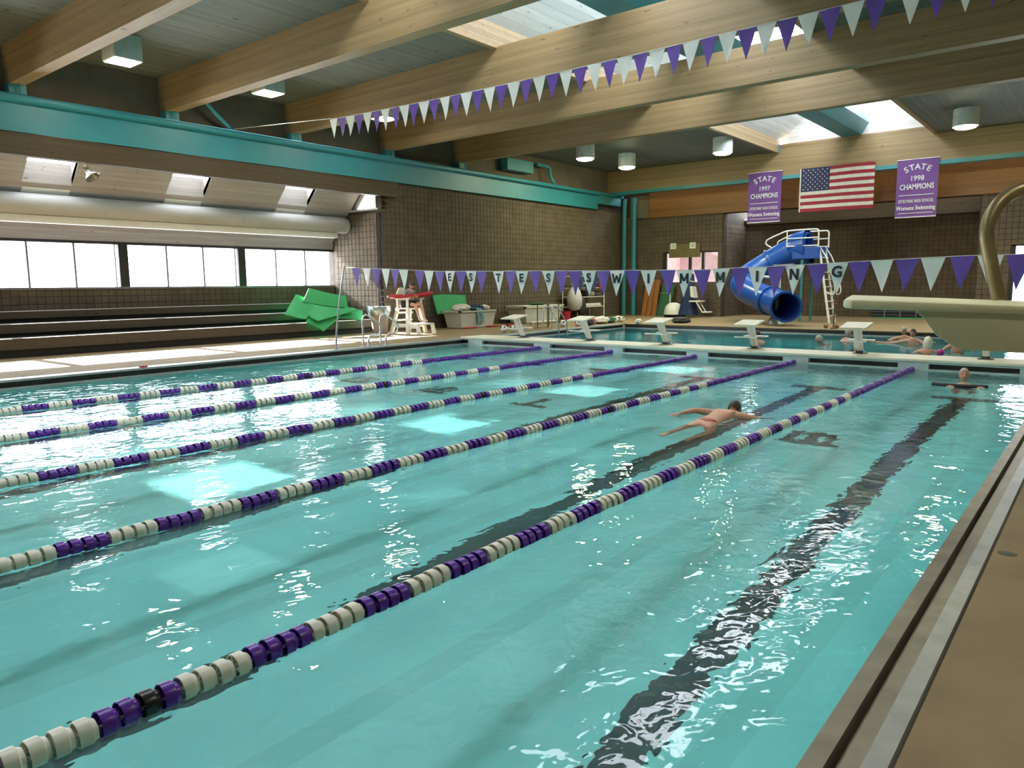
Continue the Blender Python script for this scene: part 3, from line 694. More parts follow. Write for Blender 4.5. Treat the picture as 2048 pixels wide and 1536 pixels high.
# ------------------------------------------------------------------ pennant strings
LOW=[ ('P',-11.29,2.18), ('W',-10.91,2.16), ('P',-10.55,2.14), ('W',-10.23,2.13), ('P',-9.91,2.11), ('W',-9.63,2.10), ('P',-9.11,2.07), ('W',-8.81,2.06), ('P',-8.48,2.04), ('E',-8.17,2.04), ('P',-7.86,2.03), ('S',-7.56,2.03), ('P',-7.28,2.02), ('T',-6.81,2.01), ('P',-6.50,2.01), ('E',-6.20,2.00), ('P',-5.87,2.00), ('S',-5.55,1.99), ('P',-5.24,1.99), ('P',-4.93,1.98), ('S',-4.62,1.98), ('P',-4.31,1.97), ('W!',-4.01,1.97), ('P',-3.71,1.97), ('I',-3.38,1.96), ('P',-3.01,1.96), ('M',-2.69,1.95), ('P',-2.38,1.95), ('M',-2.05,1.96), ('P',-1.73,1.97), ('I',-1.44,1.97), ('P',-1.15,1.98), ('N',-0.86,1.99), ('P',-0.53,2.00), ('G',-0.24,2.01), ('P',0.06,2.02), ('W',0.36,2.03), ('P',0.69,2.04), ('W',1.01,2.05), ('P',1.36,2.06), ('W',1.68,2.06), ('P',2.0,2.06) ]
UX = [-11.92 + .3085 * k for k in range(40)] + [.55, .87, 1.19, 1.5, 1.82, 2.13]
PY = -4.57
def pennant(parent, x, z, m, seed):
    rnd = random.Random(seed); a = .18 * (rnd.random() - .5); w = .148; h = .45
    tw = .05 * (rnd.random() - .5); cu = .03 * (rnd.random() - .3)
    b = B(); n = 6; vs = []
    for j in range(n + 1):
        k = j / n; ww = w * (1 - k) + .002
        for sx in (-1, 0, 1):
            vs.append((x + sx * ww + tw * k, PY + a * sx * ww + cu * math.sin(k * 3) + (.012 * math.cos(4 * k + seed) if sx == 0 else 0), z - h * k))
    fs = [(j * 3 + i, j * 3 + i + 1, j * 3 + i + 4, j * 3 + i + 3) for j in range(n) for i in (0, 1)]
    b.add(vs, fs)
    return b.obj('pennant', m, parent, solid=.003), a, tw
ps = thing('pennant_string', 'lower string of purple and white pennants lettered ESTES SWIMMING', 'pennants', (-5, PY, 1.6))
B().tube([(-11.74, PY, 2.2)] + [(x, PY, z + .004) for _, x, z in LOW] + [(2.62, PY, 2.08)], .006, 6).obj('cord', 'cord', ps)
LM = {}
def block_letter(c):
    b = B(); h, t = .085, .038
    def bar(x0, y0, x1, y1, w): b.slab([(x0 - w / 2, y0, -.001), (x0 + w / 2, y0, -.001), (x1 + w / 2, y1, -.001), (x1 - w / 2, y1, -.001)], (0, 0, .002))
    if c == 'I': bar(0, -h, 0, h, t)
    if c == 'M': bar(-.06, -h, -.06, h, t); bar(.06, -h, .06, h, t); bar(-.06, h, 0, -h * .55, t); bar(.06, h, 0, -h * .55, t)
    if c == 'N': bar(-.052, -h, -.052, h, t); bar(.052, -h, .052, h, t); bar(-.052, h, .052, -h, t)
    if c == 'W': bar(-.08, h, -.042, -h, t); bar(.08, h, .042, -h, t); bar(0, h * .6, -.042, -h, t * .9); bar(0, h * .6, .042, -h, t * .9)
    return b
for i, (k, x, z) in enumerate(LOW):
    pn, a, tw = pennant(ps, x, z, 'flag_p' if k == 'P' else 'flag_w', i)
    if k not in 'PW':
        c = k[0]
        if c in 'MNWI' and c not in LM: LM[c] = block_letter(c)
        if c not in LM: LM[c] = text_mesh(c, .225, .0035 if c in 'MW' else .007, .001, .95)
        lb = B().merge(LM[c])
        lb.xform(Matrix.Translation((x + tw * .3, PY - .014, z - .135)) @ Matrix.Rotation(a, 4, 'Z') @ Matrix.Rotation(R(90), 4, 'X'))
        lb.obj('letter', 'letter', pn, smooth=0)
ps2 = thing('pennant_string', 'upper string of plain purple and white pennants high under the beams', 'pennants', (-5, PY, 5.2))
def uz(x): return 5.61 + .0035 * (x + 5.0) ** 2 * (.7 if x < -5 else .35)
B().tube([(-16.3, PY, 6.08), (-12.1, PY, 5.76)] + [(x, PY, uz(x) + .004) for x in UX] + [(8.19, PY, 6.0)], .008, 6).obj('cord', 'cord', ps2)
for i, x in enumerate(UX):
    pennant(ps2, x, uz(x), 'flag_w' if i % 2 == 0 else 'flag_p', i + 60)
t = thing('flag_pole', 'slim grey pole on the left deck holding the lower pennants', 'pole', (-11.98 - .2, -4.5, ZD))
B().tube([(-12.2, -4.56, ZD), (-12.16, -4.56, .6), (-12.0, PY, 1.3), (-11.74, PY, 2.24)], .022, 10).obj('pole', 'galv', t)
B().cyl((-12.2, -4.56), .05, ZD, ZD + .02, 12).obj('floor_socket', 'galv', t)
t = thing('flag_pole', 'slim grey pole on the right deck behind the diving stand', 'pole', (2.66, PY, ZD))
B().tube([(2.66, PY, ZD), (2.64, PY, 1.2), (2.62, PY, 2.12)], .022, 10).obj('pole', 'galv', t)
B().cyl((2.66, PY), .05, ZD, ZD + .02, 12).obj('floor_socket', 'galv', t)

# ------------------------------------------------------------------ banners and the flag on the far beam
BY = 15.42
def banner(year, x0, x1, z0, z1, label):
    t = thing('banner', label, 'banner', ((x0 + x1) / 2, BY, z0), 'championship banners')
    w = x1 - x0; xc = (x0 + x1) / 2
    def cl(u, v): return Vector((x0 + w * u, BY + .012 * math.sin(6 * u + 2 * v), z0 + (z1 - z0) * v))
    c = B().grid(cl, 10, 8).obj('cloth', 'banner', t, solid=.006)
    B().tube([(x0 - .03, BY, z1), (x1 + .03, BY, z1)], .018, 8).obj('hanging_rod', 'cord', t)
    H = z1 - z0
    def put(b, x, z, rot=0.0, nm='lettering'):
        b.xform(Matrix.Translation((x, BY - .028, z)) @ Matrix.Rotation(R(90), 4, 'X') @ Matrix.Rotation(rot, 4, 'Z')); return b
    arc = B()
    for k, ch in enumerate('STATE'):
        a = (k - 2) * .235
        arc.merge(put(text_mesh(ch, .30 * w / 1.42, .006, .002), xc + math.sin(a) * .85 * w / 1.42, z0 + H * .865 + (math.cos(a) - 1) * .85, -a))
    arc.obj('lettering', 'banner_w', c, smooth=0)
    for tx, sz, zz, bo, xs in ((year, .26, .67, .004, .95), ('CHAMPIONS', .28, .525, .006, .74), ('ESTES PARK HIGH SCHOOL', .17, .28, .003, .58), ('Womens Swimming', .225, .16, .005, .74)):
        put(text_mesh(tx, sz * w / 1.42, bo, .002, xs), xc, z0 + H * zz).obj('lettering', 'banner_w', c, smooth=0)
    for zz in (.385, .075): B().box(xc - w * .42, BY - .028, z0 + H * zz - .012, xc + w * .42, BY - .022, z0 + H * zz + .012).obj('printed_rule', 'banner_w', c, smooth=0)
    B().box(x0, BY - .024, z0 - .005, x1, BY - .012, z0 + .03).obj('hem', 'banner_w', t, smooth=0)
banner('1997', -9.57, -8.16, 4.26, 6.34, 'violet banner reading STATE 1997 CHAMPIONS left of the flag')
banner('1998', -3.79, -2.40, 4.11, 6.24, 'violet banner reading STATE 1998 CHAMPIONS right of the flag')
fl = thing('national_flag', 'red white and blue striped flag with stars hanging at the far beam', 'flag', (-6, BY, 4.58))
fx0, fx1, fz0, fz1 = -7.36, -4.58, 4.58, 6.31
def fw(x, z): return BY + .03 * math.sin(3.1 * (x - fx0)) * (fz1 - z) / (fz1 - fz0)
sh = (fz1 - fz0) / 13
for k in range(13):
    za = fz1 - (k + 1) * sh; xs = fx0 + (1.12 if k < 7 else 0)
    B().grid(lambda u, v: Vector((xs + (fx1 - xs) * u, fw(xs + (fx1 - xs) * u, za + sh * v), za + sh * v + .03 * math.sin(2.2 * u) * (1 - k / 13) - .02 * u)), 14, 2).obj('stripe', 'red' if k % 2 == 0 else 'flagwhite', fl, solid=.004)
ca = B().grid(lambda u, v: Vector((fx0 + 1.12 * u, fw(fx0 + 1.12 * u, fz1 - 7 * sh * (1 - v)) - .003, fz1 - 7 * sh * (1 - v))), 8, 6).obj('canton', 'navy', fl, solid=.004)
st = B()
for r in range(9):
    for c in range(6 if r % 2 == 0 else 5):
        x = fx0 + .1 + c * .184 + (.092 if r % 2 else 0); z = fz1 - .09 - r * .094
        pts = []
        for q in range(10):
            rr = .036 if q % 2 == 0 else .015; an = math.pi / 2 + q * math.pi / 5
            pts.append(Vector((x + rr * math.cos(an), fw(x, z) - .014, z + rr * math.sin(an))))
        st.add(pts, [list(range(10))])
o = st.obj('star_field', 'flagwhite', ca, smooth=0); o['kind'] = 'stuff'
B().box(fx0 - .05, BY - .012, fz0, fx0, BY + .006, fz1).obj('header_strip', 'flagwhite', fl, smooth=0)

# ------------------------------------------------------------------ left deck hardware
def grab_rail(y, label):
    t = thing('grab_rail', label, 'handrail', (-12.2, y, ZD), 'pool ladder rails')
    x = -12.18
    B().tube([(x, y - .2, ZD), (x, y - .2, .84), (x, y - .17, .96), (x, y - .1, 1.0), (x, y - .03, .99), (x, y + .36, .75), (x, y + .43, .66), (x, y + .42, .55), (x, y + .38, .50), (x, y + .32, .47), (x, y + .1, .46), (x, y + .01, .42), (x, y - .02, .33), (x, y - .02, ZD)], .024, 12).obj('tube', 'chrome', t)
    for yy in (y - .2, y - .02): B().lathe((x, yy, ZD), [(.05, 0), (.05, .012), (.026, .022)], 14).obj('escutcheon', 'chrome', t)
    return t
g0 = grab_rail(-3.5, 'bent stainless pool ladder rail nearer the pennant pole')
copytree(g0, (-12.2, -2.9, ZD), 0, 'bent stainless pool ladder rail nearer the lifeguard chair')
t = thing('grab_rail', 'left stainless rail of the ladder into the far pool', 'handrail', (-12.0, 4.6, ZD), 'far pool ladder rails')
B().tube([(-12.3, 4.35, ZD), (-12.3, 4.33, .85), (-12.2, 4.33, .98), (-12.08, 4.4, .97), (-11.95, 4.75, .4), (-11.93, 4.82, -.5)], .024, 10).obj('tube', 'chrome', t)
B().lathe((-12.3, 4.35, ZD), [(.05, 0), (.05, .012), (.026, .022)], 12).obj('escutcheon', 'chrome', t)
copytree(t, (-12.0, 5.1, ZD), 0, 'right stainless rail of the ladder into the far pool')

# ------------------------------------------------------------------ diving stand on the right deck
ds = thing('diving_stand', 'cream fibreglass diving stand with bronze handrail reaching over the water at right', 'diving stand', (3.0, -9.6, ZD))
ex = Vector((.777, .63, 0)); ey = Vector((-.63, .777, 0)); P0 = Vector((1.62, -10.9, 0))
def dp(a, c, z): return Vector((P0.x, P0.y, 0)) + ex * a + ey * c + Vector((0, 0, z))
# top board: tip to the left, runs off to the right; a along the board, c across it
tip = [(0, 0), (-.03, .06), (.15, .42), (.44, .99), (3.2, 1.02), (3.2, 0)]
def tz(a, c): return 1.615 - .045 * a + .035 * c
b = B().hexa([dp(a, c, tz(a, c) - .062) for a, c in tip], [dp(a, c, tz(a, c)) for a, c in tip])
b.obj('board', 'cream', ds, smooth=30, bevel=.018)
pr = [(.52, -.06), (.60, -.16), (.72, -.235), (.78, -.255), (3.2, -.31), (3.2, 0.0), (.45, 0.0)]
b = B().hexa([dp(a, .03, tz(a, 0) - .06 + z) for a, z in pr], [dp(min(3.2, a * 1.19 + .5), .95, tz(a, .9) - .06 + z * .8) for a, z in pr])
b.obj('body', 'cream', ds, smooth=30, bevel=.012)
b = B().hexa([dp(a, c, ZD) for a, c in ((2.5, .05), (3.1, .05), (3.1, .9), (2.5, .9))], [dp(a, c, 1.3) for a, c in ((2.3, .05), (3.1, .05), (3.1, .9), (2.3, .9))])
b.obj('pedestal', 'cream', ds, smooth=0, bevel=.02)
pp = [(2.285, -9.215, 1.58), (2.255, -9.215, 1.70), (2.215, -9.215, 1.86), (2.185, -9.21, 1.99), (2.168, -9.2, 2.08), (2.165, -9.19, 2.16), (2.18, -9.17, 2.24), (2.215, -9.13, 2.33), (2.27, -9.08, 2.40), (2.35, -9.0, 2.45), (2.5, -8.87, 2.48), (2.9, -8.55, 2.48), (3.6, -8.0, 2.46), (3.8, -7.84, 2.38), (3.85, -7.8, 2.2), (3.85, -7.8, ZD)]
def smooth_path(p, k=3):
    p = [Vector(q) for q in p]
    for _ in range(k - 1):
        q = [p[0]]
        for a, c in zip(p, p[1:]): q += [a * .75 + c * .25, a * .25 + c * .75]
        p = q + [p[-1]]
    return p
B().tube(smooth_path(pp), .052, 14).obj('handrail', 'pipe', ds)
sp = B().lathe((2.63, -11.27, ZD), [(0, .0015), (.04, .002), (.05, 0.0)], 16)
tag(sp.obj('deck_plug', 'brassy'), 'small brassy deck plug in the tan floor at right', 'floor plug')
# ------------------------------------------------------------------ bleachers in the alcove
for k, (x, z0, z1, w) in enumerate(((XL, .36, .62, 'front'), (-17.4, .70, .92, 'middle'), (-18.2, 1.02, 1.2, 'rear'))):
    t = thing('bleacher_bench', 'brown wooden bleacher bench, %s row of the alcove' % w, 'bench', (x, -10, ZD))
    for y0, y1 in ((-23.0, -16.0), (-15.99, -8.0), (-7.99, .75)):
        B().box(x - .62, y0, z1 - .04, x + .01, y1, z1).obj('seat_plank', 'bleach', t, smooth=0, bevel=.006)
        B().box(x - .045, y0, z0, x, y1, z1 - .04).obj('front_board', 'bleach', t, smooth=0)
    B().box(x - .75, -23, ZD, x - .08, .75, z0 + .02).obj('recess_shade', 'dark', t, smooth=0)  # near-black block stands in for the shaded recess under the bench

# ------------------------------------------------------------------ green foam mats heaped on the bleachers
def mat_sheet(label, corners, sag=.0, fold=None, seed=0, th=.035):
    a, b_, c, d = [Vector(p) for p in corners]
    def fn(u, v):
        p = (a * (1 - u) + b_ * u) * (1 - v) + (d * (1 - u) + c * u) * v
        p.z += sag * math.sin(math.pi * u) * math.sin(math.pi * v) + .015 * math.sin(5 * u + seed)
        if fold: p += Vector(fold) * max(0, u - .6) ** 2 * 3
        return p
    return tag(B().grid(fn, 10, 8).obj('foam_mat', 'green', solid=th, smooth=50), label, 'mat', 'green foam mats')
def at(px, py, X=None, Y=None, Z=None):
    v = _f + _r2 * ((px - 1024) / 1480.5) - _u2 * ((py - 768) / 1480.5); c = cam.matrix_world.translation
    k = (X - c.x) / v.x if X is not None else ((Y - c.y) / v.y if Y is not None else (Z - c.z) / v.z)
    return c + v * k
mat_sheet('green foam mat, left one of the heap, standing up on the bleachers', [at(569, 629, X=-16.75), at(613, 637, X=-16.5), at(631, 602, X=-17.3), at(592, 589, X=-17.55)], .05, seed=1)
mat_sheet('green foam mat at the back of the heap, its corner raised highest', [at(606, 604, X=-17.15), at(696, 616, X=-16.95), at(692, 592, X=-17.1), at(618, 577, X=-17.4)], .06, seed=2)
mat_sheet('green foam mat spread over the top of the heap', [at(617, 630, X=-16.62), at(636, 642, X=-16.25), at(716, 620, X=-16.3), at(626, 609, X=-17.2)], .10, seed=3)
mat_sheet('green foam mat whose corner hangs lowest in front of the heap', [at(612, 641, X=-16.55), at(647, 663, X=-16.2), at(682, 633, X=-16.35), at(630, 622, X=-16.9)], .05, seed=4)
mat_sheet('green foam mat, right one of the heap beside the trash can', [at(680, 634, X=-16.4), at(724, 641, X=-16.25), at(726, 622, X=-16.6), at(690, 612, X=-16.9)], .05, seed=5)
mat_sheet('green foam mat standing on edge against the wall behind the tub', [at(876, 628, X=-16.30), at(935, 630, X=-16.30), at(931, 589, X=-16.5), at(865, 590, X=-16.5)], 0, seed=6, th=.05)

# trash can with crumpled bag
t = thing('trash_can', 'grey trash can with crumpled silver bag by the end of the bleachers', 'trash can', (-15.95, .15, ZD))
B().lathe((-15.95, .15, ZD), [(0, 0), (.24, 0), (.31, .78), (.33, .80)], 22).obj('can', 'greytub', t)
def bag(u, v):
    a = 2 * math.pi * u; r = (.34, .385, .37, .25, .12)[round(v * 4)] ; z = (-.22, -.06, .06, .04, -.12)[round(v * 4)]
    n = mnoise.noise(Vector((3 * math.cos(a), 3 * math.sin(a), v * 4)))
    return Vector((-15.95 + (r + .05 * n) * math.cos(a), .15 + (r + .05 * n) * math.sin(a), ZD + .84 + z + .05 * n))
B().grid(bag, 26, 4).obj('bag', 'silver', t)

# ------------------------------------------------------------------ lifeguard chair (faces the pool, +x)
lc = thing('lifeguard_chair', 'tall white plastic lifeguard chair with red rescue tube across its arms', 'chair', (-15.15, .75, ZD))
cx, cyy = -15.15, .75
def leg(x0, y0, x1, y1, z1, nm='leg'):
    h = .05
    B().hexa([(x0 - h * 1.3, y0 - h, ZD), (x0 + h * 1.3, y0 - h, ZD), (x0 + h * 1.3, y0 + h, ZD), (x0 - h * 1.3, y0 + h, ZD)], [(x1 - h, y1 - h, z1), (x1 + h, y1 - h, z1), (x1 + h, y1 + h, z1), (x1 - h, y1 + h, z1)]).obj(nm, 'white', lc, smooth=0, bevel=.01)
zs = ZD + .86
for sy in (-1, 1):
    leg(cx - .46, cyy + sy * .40, cx - .26, cyy + sy * .27, zs); leg(cx + .34, cyy + sy * .40, cx + .22, cyy + sy * .27, zs)
    B().box(cx - .30, cyy + sy * .31 - .05, zs + .27, cx + .34, cyy + sy * .31 + .05, zs + .30).obj('armrest', 'white', lc, smooth=0, bevel=.008)
    B().box(cx + .20, cyy + sy * .3 - .03, zs, cx + .27, cyy + sy * .3 + .03, zs + .27).obj('arm_post', 'white', lc, smooth=0)
    B().box(cx - .27, cyy + sy * .3 - .03, zs - .02, cx - .18, cyy + sy * .3 + .03, zs + .27).obj('arm_post', 'white', lc, smooth=0)
B().box(cx - .30, cyy - .29, zs - .06, cx + .27, cyy + .29, zs).obj('seat', 'white', lc, smooth=0, bevel=.015)
bk = [(.24 * math.cos(a) * (1.0 if math.sin(a) > 0 else 1.05), .28 + (.38 if math.sin(a) > 0 else .26) * math.sin(a)) for a in [2 * math.pi * k / 20 for k in range(20)]]
B().hexa([(cx - .33 - .12 * z, cyy + y, zs + z) for y, z in bk], [(cx - .28 - .12 * z, cyy + y, zs + z) for y, z in bk]).obj('backrest', 'bulk', lc, smooth=30)
for z in (ZD + .42, ZD + .66): B().box(cx - .40 + (z - ZD) * .2, cyy - .34, z, cx - .28 + (z - ZD) * .15, cyy + .34, z + .05).obj('rear_slat', 'white', lc, smooth=0)
B().box(cx - .34, cyy - .40, ZD + .22, cx + .36, cyy - .33, ZD + .34).obj('side_rail', 'white', lc, smooth=0)
B().box(cx - .34, cyy + .33, ZD + .22, cx + .36, cyy + .40, ZD + .34).obj('side_rail', 'white', lc, smooth=0)
B().box(cx + .22, cyy - .38, ZD + .30, cx + .78, cyy + .38, ZD + .35).obj('foot_platform', 'white', lc, smooth=0, bevel=.01)
for sy in (-1, 1): leg(cx + .80, cyy + sy * .34, cx + .72, cyy + sy * .33, ZD + .31)
B().box(cx + .34, cyy - .38, ZD + .19, cx + .76, cyy - .34, ZD + .31).obj('step_apron', 'white', lc, smooth=0)
rt = thing('rescue_tube', 'red foam rescue tube lying across the lifeguard lap', 'rescue tube', (cx + .1, cyy, zs + .33))
B().tube([(cx - .42, cyy - .50, zs + .37), (cx - .40, cyy - .44, zs + .37), (cx + .02, cyy - .20, zs + .36), (cx + .22, cyy + .10, zs + .38), (cx + .34, cyy + .62, zs + .45), (cx + .36, cyy + .72, zs + .45)], [.03, .07, .075, .07, .075, .04], 14).obj('foam', 'resred', rt)
B().ball((cx - .44, cyy - .53, zs + .37), .035).obj('clip', 'chrome', rt)
B().tube([(cx + .36, cyy + .72, zs + .42), (cx + .38, cyy + .74, zs + .2), (cx + .37, cyy + .72, zs + .0)], .012, 6).obj('strap', 'dark', rt)

# ------------------------------------------------------------------ tubs with towels
def tub(x, y, lx, ly, h, label, lid):
    t = thing('storage_tub', label, 'tub', (x, y, ZD), 'storage tubs')
    def ring(s, z): return [Vector((x + sx * lx / 2 * s, y + sy * ly / 2 * s, z)) for sx, sy in ((-1, -1), (1, -1), (1, 1), (-1, 1))]
    b = B().hexa(ring(.86, ZD + .02), ring(1.0, ZD + h))
    b.f = [f for f in b.f if f != [4, 5, 6, 7]] if not lid else b.f
    b.obj('shell', 'tub', t, smooth=0, solid=0 if lid else .025)
    r = B()
    for x0, x1, y0, y1 in ((-.56, .56, -.54, -.49), (-.56, .56, .49, .54), (-.56, -.49, -.54, .54), (.49, .56, -.54, .54)):
        r.box(x + lx * x0, y + ly * y0, ZD + h - .03, x + lx * x1, y + ly * y1, ZD + h + .02)
    r.obj('rim', 'tub', t, smooth=0)
    if lid: B().box(x - lx * .55, y - ly * .53, ZD + h + .02, x + lx * .55, y + ly * .53, ZD + h + .06).obj('lid', 'tub', t, smooth=0, bevel=.012)
    return t
tub(-15.75, 4.4, .85, 2.0, .62, 'open grey white tub heaped with towels beside the green mat', False)
tub(-15.8, 8.5, .95, 2.6, .66, 'closed grey white tub between the open tub and the rack', True)
def heap(name, m, c, r, label, cat='towel', group=None, k=.35, n=18):
    c = Vector(c); r = Vector(r)
    def fn(u, v):
        a = 2 * math.pi * u; e = (v - .5) * math.pi
        d = Vector((math.cos(a) * math.cos(e), math.sin(a) * math.cos(e), math.sin(e)))
        s = 1 + k * mnoise.noise(d * 2.2 + c)
        return c + Vector((d.x * r.x, d.y * r.y, d.z * r.z)) * s
    return tag(B().grid(fn, n, 10).obj(name, m), label, cat, group)
heap('towel', 'towel_w', (-15.75, 3.9, .90), (.26, .45, .15), 'white towel bundle at the left end of the open tub')
heap('towel', 'towel_n', (-15.8, 4.75, .90), (.25, .38, .12), 'navy towel in the open tub')
heap('towel', 'towel_w', (-15.75, 5.2, .88), (.22, .22, .12), 'pale pink white towel at the right end of the open tub')
def drape(u, v):
    y = 4.45 + .30 * (u - .5) * (1 + .3 * v) + .03 * math.sin(9 * v)
    x = -15.62 + .34 * min(1, v * 2.2) + .03 * math.sin(12 * u); z = ZD + .70 - max(0, v - .4) * .85 + .03 * math.sin(8 * u + 4 * v)
    return Vector((x, y, z))
tag(B().grid(drape, 10, 12).obj('towel', 'towel_t', solid=.012), 'teal grey towel hanging over the front of the open tub', 'towel')
heap('towel', 'green_d', (-15.75, 8.6, ZD + .77), (.28, .45, .06), 'dark green folded tarp on the closed tub', 'tarp')
for k, (x, y, l) in enumerate(((-15.3, 3.85, 'under the front of the open tub at its left end'), (-15.22, 5.1, 'under the right end of the open tub'), (-15.2, 6.1, 'on the floor between the two tubs'))):
    o = B().hexa([(x - .12, y - .3, ZD + .005), (x + .14, y - .25, ZD + .005), (x + .14, y + .25, ZD + .005), (x - .12, y + .3, ZD + .005)], [(x - .12, y - .3, ZD + .05), (x + .14, y - .25, ZD + .05), (x + .14, y + .25, ZD + .05), (x - .12, y + .3, ZD + .05)]).obj('kickboard', 'resred', smooth=0, bevel=.015)
    tag(o, 'red kickboard ' + l, 'kickboard', 'red kickboards')
o = B().box(-15.0, 6.9, ZD + .08, -14.7, 8.6, ZD + .11).box(-14.98, 6.95, ZD, -14.92, 7.0, ZD + .08).box(-14.98, 8.5, ZD, -14.92, 8.55, ZD + .08).box(-14.78, 6.95, ZD, -14.72, 7.0, ZD + .08).box(-14.78, 8.5, ZD, -14.72, 8.55, ZD + .08).obj('low_bench', 'white', smooth=0)
tag(o, 'low white bench plank in front of the closed tub', 'bench')
t = thing('work_table', 'thin legged metal stand right of the closed tub', 'stand', (-13.2, 5.9, ZD))
B().box(-13.5, 5.5, ZD + .86, -12.95, 6.3, ZD + .89).obj('top_frame', 'brassy', t, smooth=0)
for x in (-13.46, -13.0):
    for y in (5.55, 6.25): B().tube([(x, y, ZD), (x, y, ZD + .87)], .018, 6).obj('leg', 'brassy', t)

# balls and water toys by the far pool
def ball(x, y, r, m, label, group='white balls', name='ball', cat='ball'):
    t = thing(name, label, cat, (x, y, ZD), group)
    B().ball((x, y, ZD + r), r, 16, 10).obj('ball_skin', m, t, smooth=180)
    for k in range(3):
        a = k * 2.1 + x
        d = Vector((math.cos(a) * .7, math.sin(a) * .7 - .3, .5)).normalized()
        B().lathe(Vector((x, y, ZD + r)) + d * (r * .93), [(0, r * .09), (r * .30, r * .055), (r * .33, r * .0)], 8, d).obj('patch', 'dark', t)
ball(-12.75, 2.75, .12, 'white', 'white ball with dark patches, left one beside the first starting block')
ball(-12.5, 2.95, .12, 'white', 'white ball with dark patches, right one beside the first starting block')
ball(-12.85, 6.3, .13, 'white', 'white ball with dark patches between the far ladder rails')
ball(-12.6, 6.9, .11, 'white', 'white ball right of the far ladder rails')
ball(-12.8, 9.9, .12, 'white', 'white ball, lower left one of the pair at the far pool corner')
ball(-12.7, 10.3, .12, 'white', 'white ball, right one of the pair at the far pool corner')
ball(-13.0, 10.5, .13, 'white', 'white ball behind the pair at the far pool corner')
ball(-10.9, 9.75, .12, 'towel_w', 'cream ball behind the third starting block')
heap('ducky_toy', 'towel_w', (-11.45, 9.45, ZD + .1), (.1, .22, .1), 'white floating toy at the far pool corner', 'toy')
heap('swim_bag', 'leafblack', (-12.6, 7.6, ZD + .12), (.2, .35, .13), 'dark bag behind the second starting block', 'bag')
heap('towel', 'suit_r', (-12.9, 8.2, ZD + .13), (.2, .3, .13), 'red and white towel bundle behind the second starting block', 'towel')
heap('towel', 'towel_w', (-12.8, 8.9, ZD + .15), (.22, .42, .15), 'pale towel bundle right of the second starting block', 'towel')
heap('swim_bag', 'green_d', (-12.8, 9.55, ZD + .13), (.16, .25, .14), 'olive bag beside the pale towel bundle', 'bag')
heap('swim_bag', 'leafblack', (-10.35, 10.9, ZD + .12), (.42, .3, .12), 'black bag on the far deck behind the third starting block', 'bag')
for k, x in enumerate((-4.55, -4.2, -3.85)):
    ball(x, 9.95, .075, 'orange', ('leftmost', 'middle', 'rightmost')[k] + ' of three small orange balls on the far pool edge', 'small orange balls')

# ------------------------------------------------------------------ equipment rack
rk = thing('equipment_rack', 'white wheeled rack hung with swim gear near the far left corner', 'rack', (-15.9, 12.3, ZD))
for x in (-16.3, -15.5):
    for y in (11.2, 13.4): B().tube([(x, y, ZD + .05), (x, y, ZD + 1.95)], .025, 8).obj('post', 'white', rk)
for z in (.55, 1.0, 1.4, 1.92):
    B().box(-16.3, 11.2, ZD + z - .015, -16.27, 13.4, ZD + z + .015).box(-15.53, 11.2, ZD + z - .015, -15.5, 13.4, ZD + z + .015).box(-16.3, 11.2, ZD + z - .015, -15.5, 11.23, ZD + z + .015).box(-16.3, 13.37, ZD + z - .015, -15.5, 13.4, ZD + z + .015).obj('shelf_frame', 'white', rk, smooth=0)
    if z < 1.5: B().box(-16.27, 11.23, ZD + z - .006, -15.53, 13.37, ZD + z + .004).obj('shelf', 'frame_grey', rk, smooth=0)
for k in range(9):
    y = 11.45 + k * .21
    o = tag(B().lathe((-15.62, y - .07, ZD + .62), [(.02, 0), (.075, 0), (.085, .02), (.085, .05), (.03, .06), (.03, .1), (.085, .11), (.085, .14), (.075, .16), (.02, .16)], 14, (0, 1, 0)).obj('foam_dumbbell', 'white'), 'white foam dumbbell on the lowest rack shelf', 'dumbbell', 'foam dumbbells in a row')
for k, (y, m, nm, z) in enumerate(((11.5, 'frame_grey', 'grey', 1.0), (12.1, 'dark', 'black', 1.0), (12.7, 'towel_w', 'white', 1.0), (13.1, 'frame_grey', 'ash grey', 1.0), (11.6, 'towel_w', 'cream', 1.4), (12.2, 'duct', 'pale grey', 1.4), (13.0, 'flag_p', 'lilac', 1.4))):
    heap('swim_float', m, (-15.85, y, ZD + z + .13), (.24, .24, .13), nm + ' swim float on the %s rack shelf' % ('middle' if z < 1.2 else 'upper'), 'float', k=.5)
for k, (y, m, nm) in enumerate(((11.5, 'bluecloth', 'navy'), (12.0, 'flag_p', 'purple'), (12.5, 'bluecloth', 'dark blue'), (13.15, 'resred', 'red'))):
    o = B().grid(lambda u, v: Vector((-15.48 + .05 * math.sin(7 * u + k), y - .2 + .4 * u * (1 - .5 * v), ZD + 1.93 - .6 * v)), 8, 6).obj('swim_vest', m, solid=.03)
    tag(o, nm + ' swim vest hanging from the top of the rack', 'vest', 'hanging swim vests')
mb = thing('mesh_bag', 'pale grey mesh bag hanging at the left of the rack', 'bag', (-15.35, 10.75, ZD + .45))
B().lathe((-15.35, 10.75, ZD + .42), [(0.02, 0), (.22, .05), (.33, .25), (.34, .55), (.25, .85), (.1, 1.05), (.03, 1.1)], 18).obj('bag', 'greytub', mb)
mb.children[0].data.materials[0] = MT['duct']
B().tube([(-15.35, 10.75, ZD + 1.5), (-15.4, 11.0, ZD + 1.72), (-15.5, 11.2, ZD + 1.9)], .012, 6).obj('cord', 'cord', mb)
heap('swim_bag', 'leafblack', (-15.4, 11.35, ZD + .62), (.16, .3, .42), 'black sack hanging beside the pale mesh bag', 'bag', k=.15)
t = thing('red_bin', 'small red bin between the closed tub and the rack', 'bin', (-15.5, 10.3, ZD))
